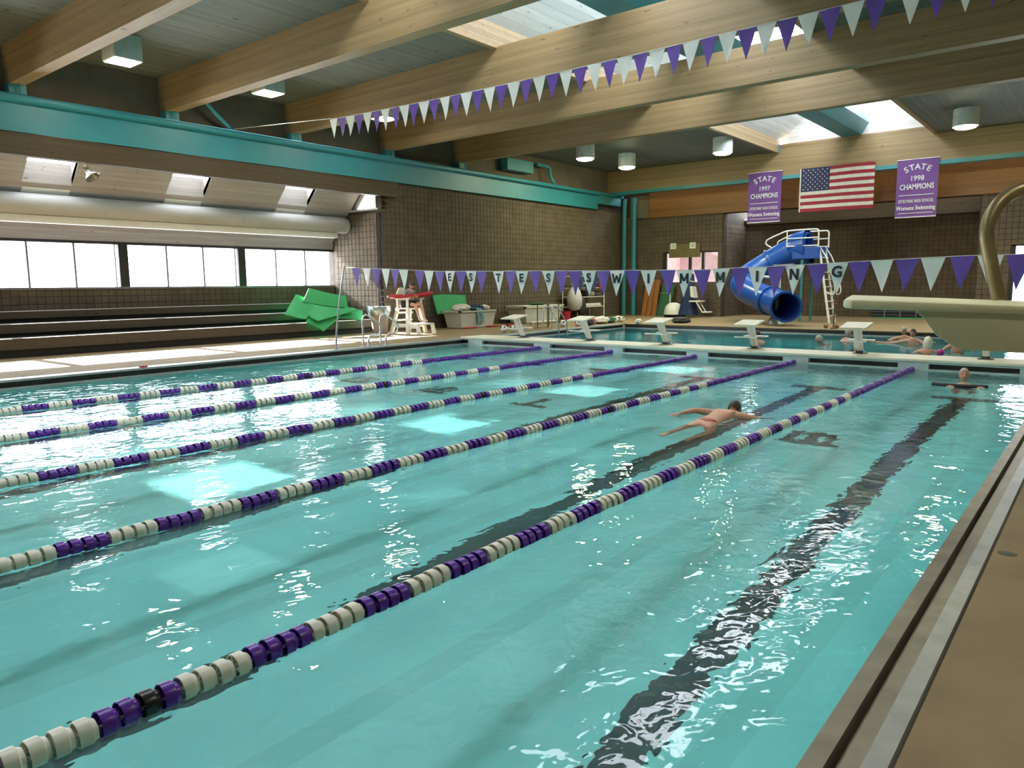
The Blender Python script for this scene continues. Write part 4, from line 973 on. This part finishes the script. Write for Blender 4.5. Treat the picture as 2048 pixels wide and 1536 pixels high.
B().lathe((-15.5, 10.3, ZD), [(0, 0), (.18, 0), (.22, .4), (.2, .4), (.17, .03)], 16).obj('shell', 'resred', t)

# orange boards and green chair in the far corner
t = thing('spine_board', 'orange varnished wooden boards leaning in the far left corner', 'boards', (-14.75, 16.2, ZD))
for k in range(3): B().slab([(-15.05 + k * .26, 16.1 + .03 * k, ZD), (-14.82 + k * .26, 16.1 + .03 * k, ZD), (-14.82 + k * .26, 16.6, ZD + 1.75), (-15.05 + k * .26, 16.6, ZD + 1.75)], (0, .04, 0)).obj('plank', 'orange', t, smooth=0)
t = thing('folded_lounger', 'dark green folded lounger standing against the far wall', 'lounger', (-13.95, 16.3, ZD))
B().slab([(-14.25, 16.2, ZD), (-13.65, 16.2, ZD), (-13.6, 16.7, ZD + 1.5), (-14.15, 16.7, ZD + 1.5)], (0, .05, 0)).obj('sling', 'green_d', t, smooth=0)
for z in (.55, 1.1): B().tube([(-14.3, 16.25 + z * .3, ZD + z), (-13.58, 16.25 + z * .3, ZD + z)], .02, 8).obj('crossbar', 'galv', t)
for x0, x1 in ((-14.28, -14.18), (-13.62, -13.57)): B().tube([(x0, 16.18, ZD), (x1, 16.68, ZD + 1.52)], .022, 8).obj('side_tube', 'green_d', t)

# pool lift under its cover
t = thing('pool_lift', 'pool lift with navy cover, white base and folded white footrest by the far wall', 'pool lift', (-12.3, 15.6, ZD))
B().lathe((-13.05, 15.6, ZD + .12), [(.46, 0), (.45, .1), (.40, .35), (.26, .5), (.1, .55), (0, .55)], 20).obj('base_cover', 'white', t)
B().box(-13.4, 15.35, ZD, -12.6, 15.9, ZD + .12).obj('base', 'dark', t, smooth=0)
B().tube([(-13.3, 15.7, ZD + .5), (-13.3, 15.7, ZD + 1.05)], .025, 8).obj('lever', 'white', t)
def cov(u, v):
    a = 2 * math.pi * u; r = (.50 - .33 * v ** .8) * (1 + .10 * math.sin(5 * a) * (1 - v))
    return Vector((-12.35 + r * math.cos(a) + .12 * v, 15.6 + r * .7 * math.sin(a), ZD + .1 + 1.85 * v))
B().grid(cov, 24, 10).obj('cover', 'bluecloth', t)
B().lathe((-12.23, 15.6, ZD + 1.94), [(.17, 0), (.12, .06), (0, .08)], 16).obj('cover_top', 'bluecloth', t)
B().slab([(-11.98, 15.1, ZD + .95), (-11.8, 15.1, ZD + .9), (-11.9, 15.1, ZD + 1.4), (-12.02, 15.1, ZD + 1.42)], (0, .4, 0)).obj('seat_back', 'white', t, smooth=0)
B().box(-12.05, 15.1, ZD + .72, -11.5, 15.6, ZD + .78).obj('seat', 'white', t, smooth=0)
for y in (15.12, 15.5): B().tube([(-11.7, y, ZD + .72), (-11.4, y, ZD + .26), (-11.1, y, ZD + .26)], .03, 8).obj('footrest_tube', 'white', t)
B().tube([(-11.4, 15.12, ZD + .26), (-11.4, 15.5, ZD + .26)], .03, 8).obj('footrest_bar', 'white', t)
B().tube([(-12.1, 15.3, ZD + 1.66), (-11.85, 15.2, ZD + 1.62)], .02, 8).obj('handle', 'white', t)

# signs on the far wall
t = thing('exit_board', 'olive board with two small white signs over the far corridor window', 'sign', (-13.0, YF - .1, 3.0))
B().box(-13.95, YF - .12, 2.95, -12.35, YF - .06, 3.6).obj('board', 'olive', t, smooth=0)
for x in (-13.72, -12.72):
    p = B().box(x - .15, YF - .14, 3.36, x + .15, YF - .12, 3.64).obj('sign_plate', 'sign', t, smooth=0)
    for z in (3.45, 3.5, 3.55): B().box(x - .1, YF - .144, z, x + .1, YF - .14, z + .02).obj('printed_line', 'sign_ink', p, smooth=0)
t = thing('wall_sign', 'narrow white lettered sign on the side wall of the slide alcove', 'sign', (-1.25, 18.3, 1.6))
pl = B().box(AX1 - .03, 18.1, 1.55, AX1 - .015, 18.75, 2.45).obj('sign_plate', 'sign', t, smooth=0)
for k in range(7): B().box(AX1 - .034, 18.15, 1.62 + k * .115, AX1 - .03, 18.7, 1.66 + k * .115).obj('printed_line', 'sign_ink', pl, smooth=0)
t = thing('horn_speaker', 'grey horn loudspeaker hanging under the dark fascia', 'loudspeaker', (-16.85, -8.2, 4.5))
hd = Vector((.45, .35, -.8)).normalized()
B().lathe(Vector((-16.9, -8.27, 4.68)), [(0, -.06), (.07, -.05), (.07, .02), (.05, .05), (.08, .14), (.16, .24), (.20, .27), (.19, .275)], 20, hd).obj('horn', 'horn', t)
B().tube([(-16.9, -8.27, 4.68), (-16.9, -8.27, 4.95)], .015, 6).obj('bracket', 'horn', t)

# wall grilles and green mat at the far alcove
for k in range(4):
    x = -5.15 + k * .62
    t = thing('wall_grille', ('leftmost', 'second', 'third', 'rightmost')[k] + ' dark vent grille with pale bars low on the far wall', 'grille', (x, YA - .06, ZD), 'low vent grilles')
    B().box(x - .27, YA - .06, ZD + .02, x + .27, YA - .015, ZD + .78).obj('recess', 'dark', t, smooth=0)
    for z in range(5): B().box(x - .27, YA - .09, ZD + .08 + z * .15, x + .27, YA - .06, ZD + .105 + z * .15).obj('bar', 'frame_grey', t, smooth=0)
    B().box(x + .27, YA - .1, ZD, x + .33, YA - .015, ZD + .8).obj('upright', 'frame_grey', t, smooth=0)
tag(B().box(-5.0, 18.2, ZD, -2.6, 19.0, ZD + .02).obj('floor_mat', 'green', smooth=0), 'flat green floor mat in front of the low grilles', 'mat')

# ------------------------------------------------------------------ blue tube slide
sl_ = thing('water_slide', 'blue closed tube slide with white railed platform by the far pool', 'slide', (-6.8, 12.5, ZD))
pth = smooth_path([(-6.5, 14.2, 3.05), (-7.0, 14.2, 2.98), (-7.6, 14.15, 2.75), (-8.2, 14.0, 2.4), (-8.65, 13.6, 2.05), (-8.75, 13.0, 1.75), (-8.4, 12.4, 1.5), (-7.7, 11.9, 1.25), (-6.9, 11.4, 1.02), (-6.3, 10.8, .9), (-6.05, 10.35, .87)], 3)
n = len(pth)
rad = [.62 + (.50 - .62) * min(1, i / (n * .3)) for i in range(n)]
rad = [r + .0 for r in rad]
B().tube(pth, rad, 22, cap=False).obj('tube', 'blue', sl_, solid=.025, smooth=60)
for k, i in enumerate((int(n * .05), int(n * .28), int(n * .52), int(n * .76), n - 2)):
    d = (pth[min(i + 1, n - 1)] - pth[i - 1]).normalized()
    B().lathe(pth[i], [(rad[i], -.05), (rad[i] + .06, -.045), (rad[i] + .06, .045), (rad[i], .05)], 22, d).obj('joint_flange', 'blue', sl_)
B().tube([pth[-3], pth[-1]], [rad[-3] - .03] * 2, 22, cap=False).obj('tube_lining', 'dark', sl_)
B().lathe(Vector((-6.9, 14.2, 3.05)), [(.55, -.35), (.66, -.1), (.70, .2), (.74, .34)], 22, (1, 0, .1)).obj('entry_hood', 'blue', sl_, solid=.02)
B().box(-7.0, 13.55, 2.62, -5.95, 14.9, 3.08).obj('platform', 'blue', sl_, smooth=0, bevel=.03)
def rail(y, nm='guard_rail'):
    b = B()
    b.tube(smooth_path([(-8.0, y, 3.4), (-7.8, y, 3.5), (-7.3, y, 3.7), (-7.15, y, 3.73), (-6.12, y, 3.75), (-6.02, y, 3.72), (-6.0, y, 3.6), (-6.0, y, 3.06)], 2), .03, 8)
    b.tube([(-7.2, y, 3.42), (-6.0, y, 3.43)], .024, 8); b.tube([(-7.2, y, 3.72), (-7.2, y, 3.1)], .024, 8); b.tube([(-7.2, y, 3.12), (-6.0, y, 3.13)], .024, 8)
    b.tube(smooth_path([(-8.0, y, 3.4), (-8.05, y, 3.25), (-7.8, y, 3.1)], 2), .028, 8)
    b.obj(nm, 'white', sl_)
rail(13.55); rail(14.85)
B().tube([(-6.95, 11.9, ZD), (-6.95, 11.9, 2.4)], .15, 12).obj('support_post', 'galv', sl_)
B().lathe((-6.95, 11.9, ZD), [(.34, 0), (.3, .1), (.16, .32)], 16).obj('post_foot', 'galv', sl_)
for z, p in ((1.15, (-8.35, 12.3, 1.1)), (1.9, (-7.6, 12.1, 1.95))): B().tube([(-6.95, 11.9, z), p], .06, 8).obj('support_arm', 'galv', sl_)
B().tube([(-6.95, 11.9, 2.3), (-6.95, 14.1, 2.4)], .08, 8).obj('support_arm', 'galv', sl_)
for dy in (0, .75):
    B().tube([(-6.0, 13.7 + dy, 3.05), (-5.7, 13.5 + dy, 1.6), (-5.4, 13.3 + dy, ZD)], .045, 8).obj('ladder_rail', 'white', sl_)
    B().tube(smooth_path([(-6.0, 13.7 + dy, 3.1), (-5.65, 13.6 + dy, 2.6), (-5.35, 13.5 + dy, 1.7), (-5.25, 13.4 + dy, 1.35), (-5.35, 13.4 + dy, 1.22), (-5.6, 13.5 + dy, 1.35)], 2), .025, 8).obj('hand_loop', 'white', sl_)
for k in range(9):
    f = k / 9; x = -5.45 - .5 * f; y = 13.33 + .36 * f; z = ZD + .25 + 2.5 * f
    B().box(x - .07, y, z, x + .07, y + .75, z + .03).obj('rung', 'white', sl_, smooth=0)
for k, (x, y) in enumerate(((-7.9, 14.9), (-6.6, 14.9), (-6.6, 13.6))): B().tube([(x, y, ZD), (x, y, 2.6)], .05, 8).obj('leg', 'teal_dark', sl_)
t = thing('flag_pole', 'thin pole standing on the far pool edge right of the slide', 'pole', (-4.25, 9.75, ZD))
B().tube([(-4.25, 9.75, ZD), (-4.22, 9.75, 2.15)], .02, 8).obj('pole', 'brassy', t)
B().lathe((-4.25, 9.75, ZD), [(.12, 0), (.1, .04), (.03, .06)], 12).obj('foot', 'brassy', t)
B().ball((-4.2, 9.72, 1.0), .04).obj('red_tag', 'resred', t)
tag(B().box(-12.12, -9.5, ZD, -12.05, -9.35, ZD + .03).obj('depth_marker', 'resred', smooth=0, bevel=.004), 'small red marker block on the left pool coping', 'marker')
# ------------------------------------------------------------------ people
def skin_graph(pts, edges, sub=2, root=0):
    me = bpy.data.meshes.new('tmp'); me.from_pydata([p for p, r in pts], edges, [])
    o = bpy.data.objects.new('tmp', me); COL.objects.link(o)
    md = o.modifiers.new('s', 'SKIN'); md.use_smooth_shade = True
    for i, (p, r) in enumerate(pts):
        sv = me.skin_vertices[0].data[i]; sv.radius = r if isinstance(r, tuple) else (r, r); sv.use_root = (i == root)
    o.modifiers.new('u', 'SUBSURF').levels = sub
    dg = bpy.context.evaluated_depsgraph_get(); dg.update()
    ev = bpy.data.meshes.new_from_object(o.evaluated_get(dg))
    b = B(); b.v = [v.co.copy() for v in ev.vertices]; b.f = [list(p.vertices) for p in ev.polygons]
    bpy.data.objects.remove(o); bpy.data.meshes.remove(me); bpy.data.meshes.remove(ev)
    return b
def frame_of(face, up):
    f = Vector(face).normalized(); u = Vector(up); u = (u - f * u.dot(f)).normalized(); r = f.cross(u)
    return f, u, r
def head_shape(c, face, up, s=1.0, ears=True):
    """skull with brow, nose, lips, chin and ears; local: x right, y forward, z up"""
    f, u, r = frame_of(face, up); c = Vector(c); b = B()
    def fn(i, j):
        a = 2 * math.pi * i; e = (j - .5) * math.pi
        x = math.cos(e) * math.sin(a); y = math.cos(e) * math.cos(a); z = math.sin(e)
        w = 1 - .22 * max(0, -z) ** 1.3
        X = .074 * x * w; Y = .094 * y * (w if y > 0 else 1 - .25 * max(0, -z)); Z = .116 * z
        if y > .5:
            nz = math.exp(-((x / .16) ** 2) - ((z + .12) / .2) ** 2); Y += .022 * nz
            Y -= .010 * math.exp(-(((abs(x) - .38) / .2) ** 2) - ((z - .05) / .12) ** 2)
            Y += .006 * math.exp(-((x / .3) ** 2) - ((z + .48) / .08) ** 2)
            Y += .010 * math.exp(-((x / .3) ** 2) - ((z + .82) / .15) ** 2)
        return c + (r * X + f * Y + u * Z) * s
    b.grid(fn, 28, 20)
    if ears:
        for sx in (-1, 1):
            o = c + r * sx * .074 * s - f * .008 * s - u * .01 * s
            e = B().ball((0, 0, 0), (.010, .020, .032), 8, 6)
            b.add([o + (r * v.x + f * (v.y) + u * v.z) * s for v in e.v], e.f)
    return b
def face_parts(par, c, face, up, s=1.0):
    f, u, r = frame_of(face, up); c = Vector(c)
    for sx in (-1, 1):
        e = B().ball((0, 0, 0), (.013, .008, .009), 8, 6); o = c + (r * sx * .030 + f * .082 + u * .006) * s
        B().add([o + (r * v.x + f * v.y + u * v.z) * s for v in e.v], e.f).obj('eye', 'eye', par)
    e = B().ball((0, 0, 0), (.024, .008, .007), 8, 6); o = c + (f * .086 - u * .052) * s
    B().add([o + (r * v.x + f * v.y + u * v.z) * s for v in e.v], e.f).obj('mouth', 'lip', par)
def hair_shape(c, face, up, s=1.0, length=.0, puff=1.06, bun=False):
    f, u, r = frame_of(face, up); c = Vector(c); b = B()
    def fn(i, j):
        a = math.pi * (.27 + 1.46 * i); hi = math.pi / 2
        front = abs(i - .5) * 2
        lo = (-.35 - length) + (.75 + length * .7) * front ** 5
        e = lo + (hi - lo) * j
        n = 1 + .03 * mnoise.noise(Vector((i * 9, j * 5, c.x)))
        x = math.cos(e) * math.sin(a); y = math.cos(e) * math.cos(a); z = math.sin(e)
        return c + (r * .078 * x + f * .099 * y + u * (.121 * z - (.06 * length if e < 0 else 0))) * s * puff * n
    b.grid(fn, 22, 10)
    def top(i, j):
        a = 2 * math.pi * i; e = .42 + (math.pi / 2 - .42) * j
        return c + (r * .0785 * math.cos(e) * math.sin(a) + f * .0995 * math.cos(e) * math.cos(a) + u * .122 * math.sin(e)) * s * puff
    b.grid(top, 22, 6)
    if bun: b.ball(c - f * .1 * s + u * .06 * s, .045 * s)
    return b
def hand_shape(wr, d, nrm, side=1, curl=.5, s=1.0):
    """palm and five fingers; d towards the fingertips, nrm out of the palm"""
    d = Vector(d).normalized(); n = Vector(nrm); n = (n - d * n.dot(d)).normalized(); t = d.cross(n) * side; wr = Vector(wr)
    b = skin_graph([(wr, (.022 * s, .016 * s)), (wr + d * .045 * s, (.034 * s, .014 * s)), (wr + d * .088 * s, (.036 * s, .012 * s))], [(0, 1), (1, 2)], 1)
    for k, (o, l) in enumerate(((-.030, .062), (-.010, .075), (.010, .07), (.029, .055))):
        p = wr + (d * .08 + t * o) * s; pts = [p]; ang = 0
        for q in (.45, .32, .23):
            ang += curl * .8; p = p + (d * math.cos(ang) + n * math.sin(ang)) * l * q * 1.15 * s; pts.append(p)
        b.merge(skin_graph([(x, .0085 * s - .001 * i * s) for i, x in enumerate(pts)], [(0, 1), (1, 2), (2, 3)], 1))
    p = wr + (d * .03 - t * .028) * s; q = p + (d * .03 - t * .03 + n * .012) * s; w = q + (d * .03 - t * .008 + n * .016) * s
    b.merge(skin_graph([(p, .012 * s), (q, .010 * s), (w, .008 * s)], [(0, 1), (1, 2)], 1))
    return b
TORSO = [('pelvis', (.155, .105)), ('waist', (.135, .095)), ('chest', (.165, .11)), ('collar', (.10, .075)), ('neck', (.052, .055))]
def person(label, J, skin, hair, hairm, face, up, fem=False, s=1.0, hands=None, group=None, legs=True):
    """J: joint positions; one continuous body mesh, clothing and hair as children"""
    k = .93 if fem else 1.0
    names = [n for n, _ in TORSO]; pts = [(Vector(J[n]), tuple(v * k for v in r)) for n, r in TORSO]; idx = {n: i for i, n in enumerate(names)}
    ed = [(i, i + 1) for i in range(4)]
    def chain(root, items):
        last = idx[root]
        for n, r in items:
            if n not in J: continue
            pts.append((Vector(J[n]), r)); idx[n] = len(pts) - 1; ed.append((last, idx[n])); last = idx[n]
    for sd in 'lr':
        chain('collar', [(sd + 'sho', .058 * k), (sd + 'elb', .043 * k), (sd + 'wri', .028 * k)])
        if legs: chain('pelvis', [(sd + 'hip', .092 * k), (sd + 'kne', .058 * k), (sd + 'ank', .038), (sd + 'toe', (.042, .022))])
    b = skin_graph(pts, ed, 2)
    b.merge(head_shape(J['head'], face, up, s))
    for h in hands or []: b.merge(hand_shape(*h))
    o = b.obj('person', skin, smooth=80)
    tag(o, label, 'person', group)
    W[o] = o.location.copy()
    hair_shape(J['head'], face, up, s, *hair).obj('hair', hairm, o, smooth=60)
    face_parts(o, J['head'], face, up, s)
    return o
def garment(par, J, items, edges, m, name):
    return skin_graph([(Vector(J[n]) if isinstance(n, str) else Vector(n), r) for n, r in items], edges, 2).obj(name, m, par, smooth=80)

# lifeguard on the tall chair, looking down at the tube
zz = zs
J = dict(pelvis=(cx - .06, cyy, zz + .11), waist=(cx - .08, cyy, zz + .26), chest=(cx - .04, cyy + .01, zz + .43), collar=(cx + .02, cyy + .02, zz + .55), neck=(cx + .06, cyy + .03, zz + .62), head=(cx + .12, cyy + .04, zz + .73),
         lsho=(cx + .01, cyy + .19, zz + .52), lelb=(cx + .06, cyy + .24, zz + .29), lwri=(cx + .24, cyy + .10, zz + .33),
         rsho=(cx + .01, cyy - .17, zz + .52), relb=(cx + .0, cyy - .26, zz + .30), rwri=(cx + .20, cyy - .06, zz + .33),
         lhip=(cx - .02, cyy + .11, zz + .10), lkne=(cx + .42, cyy + .14, zz + .12), lank=(cx + .58, cyy + .12, zz - .36), ltoe=(cx + .72, cyy + .12, zz - .465),
         rhip=(cx - .02, cyy - .11, zz + .10), rkne=(cx + .42, cyy - .13, zz + .10), rank=(cx + .54, cyy - .07, zz - .37), rtoe=(cx + .69, cyy - .05, zz - .465))
lg = person('lifeguard in a grey shirt and black shorts sitting on the tall white chair', J, 'skin', (.0, 1.07), 'hair_d', (.8, .1, -.6), (.5, 0, .9),
            hands=[((cx + .24, cyy + .10, zz + .33), (.7, -.6, .2), (0, 0, 1), 1, .7), ((cx + .20, cyy - .06, zz + .33), (.7, .6, .2), (0, 0, 1), -1, .7)])
garment(lg, J, [('pelvis', (.17, .12)), ('waist', (.155, .115)), ('chest', (.18, .125)), ('collar', (.115, .09)), ('lsho', .075), ((cx + .03, cyy + .215, zz + .41), .068), ('rsho', .075), ((cx + .01, cyy - .215, zz + .41), .068)], [(0, 1), (1, 2), (2, 3), (3, 4), (4, 5), (3, 6), (6, 7)], 'shirt', 'shirt')
garment(lg, J, [('pelvis', (.175, .125)), ('lhip', .112), ((cx + .27, cyy + .13, zz + .115), .10), ('rhip', .112), ((cx + .27, cyy - .12, zz + .105), .10)], [(0, 1), (1, 2), (0, 3), (3, 4)], 'shorts', 'shorts')

# swimmer in lane five, prone, heading for the bulkhead
x0 = -.86
J = dict(pelvis=(x0 - .02, -7.62, -.04), waist=(x0 - .01, -7.42, -.02), chest=(x0, -7.2, -.005), collar=(x0 + .01, -7.02, .02), neck=(x0 + .01, -6.93, .035), head=(x0 + .01, -6.78, .06),
         lsho=(x0 - .19, -7.03, .015), lelb=(x0 - .36, -7.18, .06), lwri=(x0 - .50, -7.34, .03), rsho=(x0 + .2, -7.04, .015), relb=(x0 + .36, -6.98, -.005), rwri=(x0 + .46, -6.84, -.06),
         lhip=(x0 - .11, -7.72, -.05), lkne=(x0 - .14, -8.12, -.10), lank=(x0 - .10, -8.5, -.03), ltoe=(x0 - .1, -8.66, -.01), rhip=(x0 + .08, -7.72, -.06), rkne=(x0 + .22, -8.02, -.16), rank=(x0 + .14, -8.36, -.26), rtoe=(x0 + .13, -8.5, -.30))
sw = person('swimmer with dark hair and bare back swimming face down between the two nearest lane ropes', J, 'skin_tan', (.1, 1.07), 'hair_d', (0, .55, -.8), (0, .85, .5),
            hands=[((x0 - .50, -7.34, .03), (-.6, -.7, -.1), (0, 0, -1), -1, .2), ((x0 + .46, -6.84, -.06), (.5, .8, -.3), (0, 0, -1), 1, .2)])
garment(sw, J, [('pelvis', (.175, .125)), ((x0 - .015, -7.50, -.03), (.158, .115)), ('lhip', .112), ('rhip', .112)], [(0, 1), (0, 2), (0, 3)], 'suit_brown', 'swim_briefs')

# floating bather in the right lane facing the camera, arms over a dark noodle
def wader(label, x, y, face, skin, hair, hairm, top=.22, suit=None, arms=None, fem=True, lean=(0, 0), group=None, zc=0.0):
    f = Vector((face[0], face[1], 0)).normalized(); r = Vector((f.y, -f.x, 0)); u = Vector((0, 0, 1))
    def q(a, b, z): return Vector((x, y, z + zc)) + r * a + f * b
    lx, lf = lean
    hz = top - .115
    J = dict(head=q(lx, .05 + lf, hz), neck=q(lx * .8, .02 + lf * .8, hz - .13), collar=q(lx * .6, lf * .6, hz - .20), chest=q(lx * .4, -.02, hz - .36), waist=q(0, -.06, hz - .56), pelvis=q(0, -.1, hz - .74),
             lsho=q(-.18 + lx * .6, lf * .6, hz - .22), rsho=q(.18 + lx * .6, lf * .6, hz - .22), lhip=q(-.09, -.1, hz - .80), rhip=q(.09, -.1, hz - .80))
    fl = -1.32
    k1, k2 = max(fl + .25, hz - 1.05), max(fl + .06, hz - 1.3)
    J['lkne'] = q(-.11, .18, k1); J['rkne'] = q(.11, .16, k1); J['lank'] = q(-.1, -.15, k2); J['rank'] = q(.1, -.17, k2); J['ltoe'] = q(-.1, -.02, k2 - .04); J['rtoe'] = q(.1, -.04, k2 - .04)
    la, ra = arms or (((-.42, .18, -.16), (-.55, .42, -.12)), ((.42, .18, -.16), (.55, .42, -.12)))
    J['lelb'] = q(*la[0]); J['lwri'] = q(*la[1]); J['relb'] = q(*ra[0]); J['rwri'] = q(*ra[1])
    hd = [(J['lwri'], J['lwri'] - J['lelb'], (0, 0, -1), -1, .3), (J['rwri'], J['rwri'] - J['relb'], (0, 0, -1), 1, .3)]
    o = person(label, J, skin, hair, hairm, Vector((face[0], face[1], face[2] if len(face) > 2 else 0)), (0, 0, 1), fem, hands=hd, group=group)
    if suit:
        garment(o, J, [('pelvis', (.16, .112)), ('waist', (.135, .098)), ('chest', (.162, .113)), (q(0, lf * .5, hz - .27), (.105, .085))], [(0, 1), (1, 2), (2, 3)], suit, 'swimsuit')
    return o
wader('pale swimmer with cropped hair resting on a dark noodle in the right lane', 1.12, -1.85, (.25, -1, .25), 'skin_tan', (-.15, 1.03), 'hair_g', .27, 'suit_b', (((-.30, .12, -.03), (-.20, .42, .01)), ((.32, .12, -.03), (.25, .42, .01))), True, (0, -.05))
nd = tag(B().tube(smooth_path([(.72, -2.22, .01), (.95, -2.3, .015), (1.2, -2.3, .015), (1.5, -2.15, .01)], 3), .035, 12).obj('pool_noodle', 'dark'), 'dark foam noodle under the arms of the swimmer in the right lane', 'noodle')
# bathers of the far pool
wader('bather in a magenta top behind the fourth starting block', -4.95, 4.9, (-.9, .5), 'skin', (.1, 1.08), 'hair_d', .34, 'magenta')
wader('grey haired bather beside the bather in red', -3.05, 6.85, (.6, .8), 'skin_tan', (.1, 1.1), 'hair_g', .36, 'suit_b')
wader('bather in a red swimsuit leaning forward behind the fifth starting block', -3.35, 5.75, (-.7, -.7, -.4), 'skin_tan', (.2, 1.1), 'hair_g', .22, 'suit_r', None, True, (0, .12))
wader('white haired bather low in the water beside the post of the fifth starting block', -2.1, 4.2, (.3, 1), 'skin', (.5, 1.25), 'hair_w', .26, 'suit_b')
wader('bald bather with outstretched arm near the far pool edge', -1.75, 8.0, (-.2, -1), 'skin_tan', (-.3, 1.01), 'hair_g', .40, None, (((-.5, .1, -.05), (-.8, .2, .0)), ((.45, .15, -.05), (.6, .35, -.02))), False)
wader('dark haired bather with broad bare shoulders in front of the bald bather', -1.25, 6.6, (-.1, -1), 'skin_tan', (.0, 1.08), 'hair_d', .42, None, (((-.45, .1, -.06), (-.65, .3, -.05)), ((.55, .05, .0), (.95, .1, .02))), False)
wader('white blond haired bather seen from behind next to the bulkhead', -.5, 4.0, (-.3, 1), 'skin_tan', (.6, 1.3), 'hair_w', .36, 'suit_b', None, True, (.06, 0))
wader('dark haired bather seen from behind under the diving stand', .05, 4.85, (-.35, 1), 'skin_tan', (.2, 1.08), 'hair_d', .46, 'suit_r', (((-.38, .1, -.1), (-.45, .4, -.06)), ((.42, .1, -.1), (.5, .4, -.08))))
tag(B().ball((-.1, 3.55, .06), .085, 16, 10).obj('toy_ball', 'magenta'), 'small magenta ball floating beside the white blond bather', 'ball')
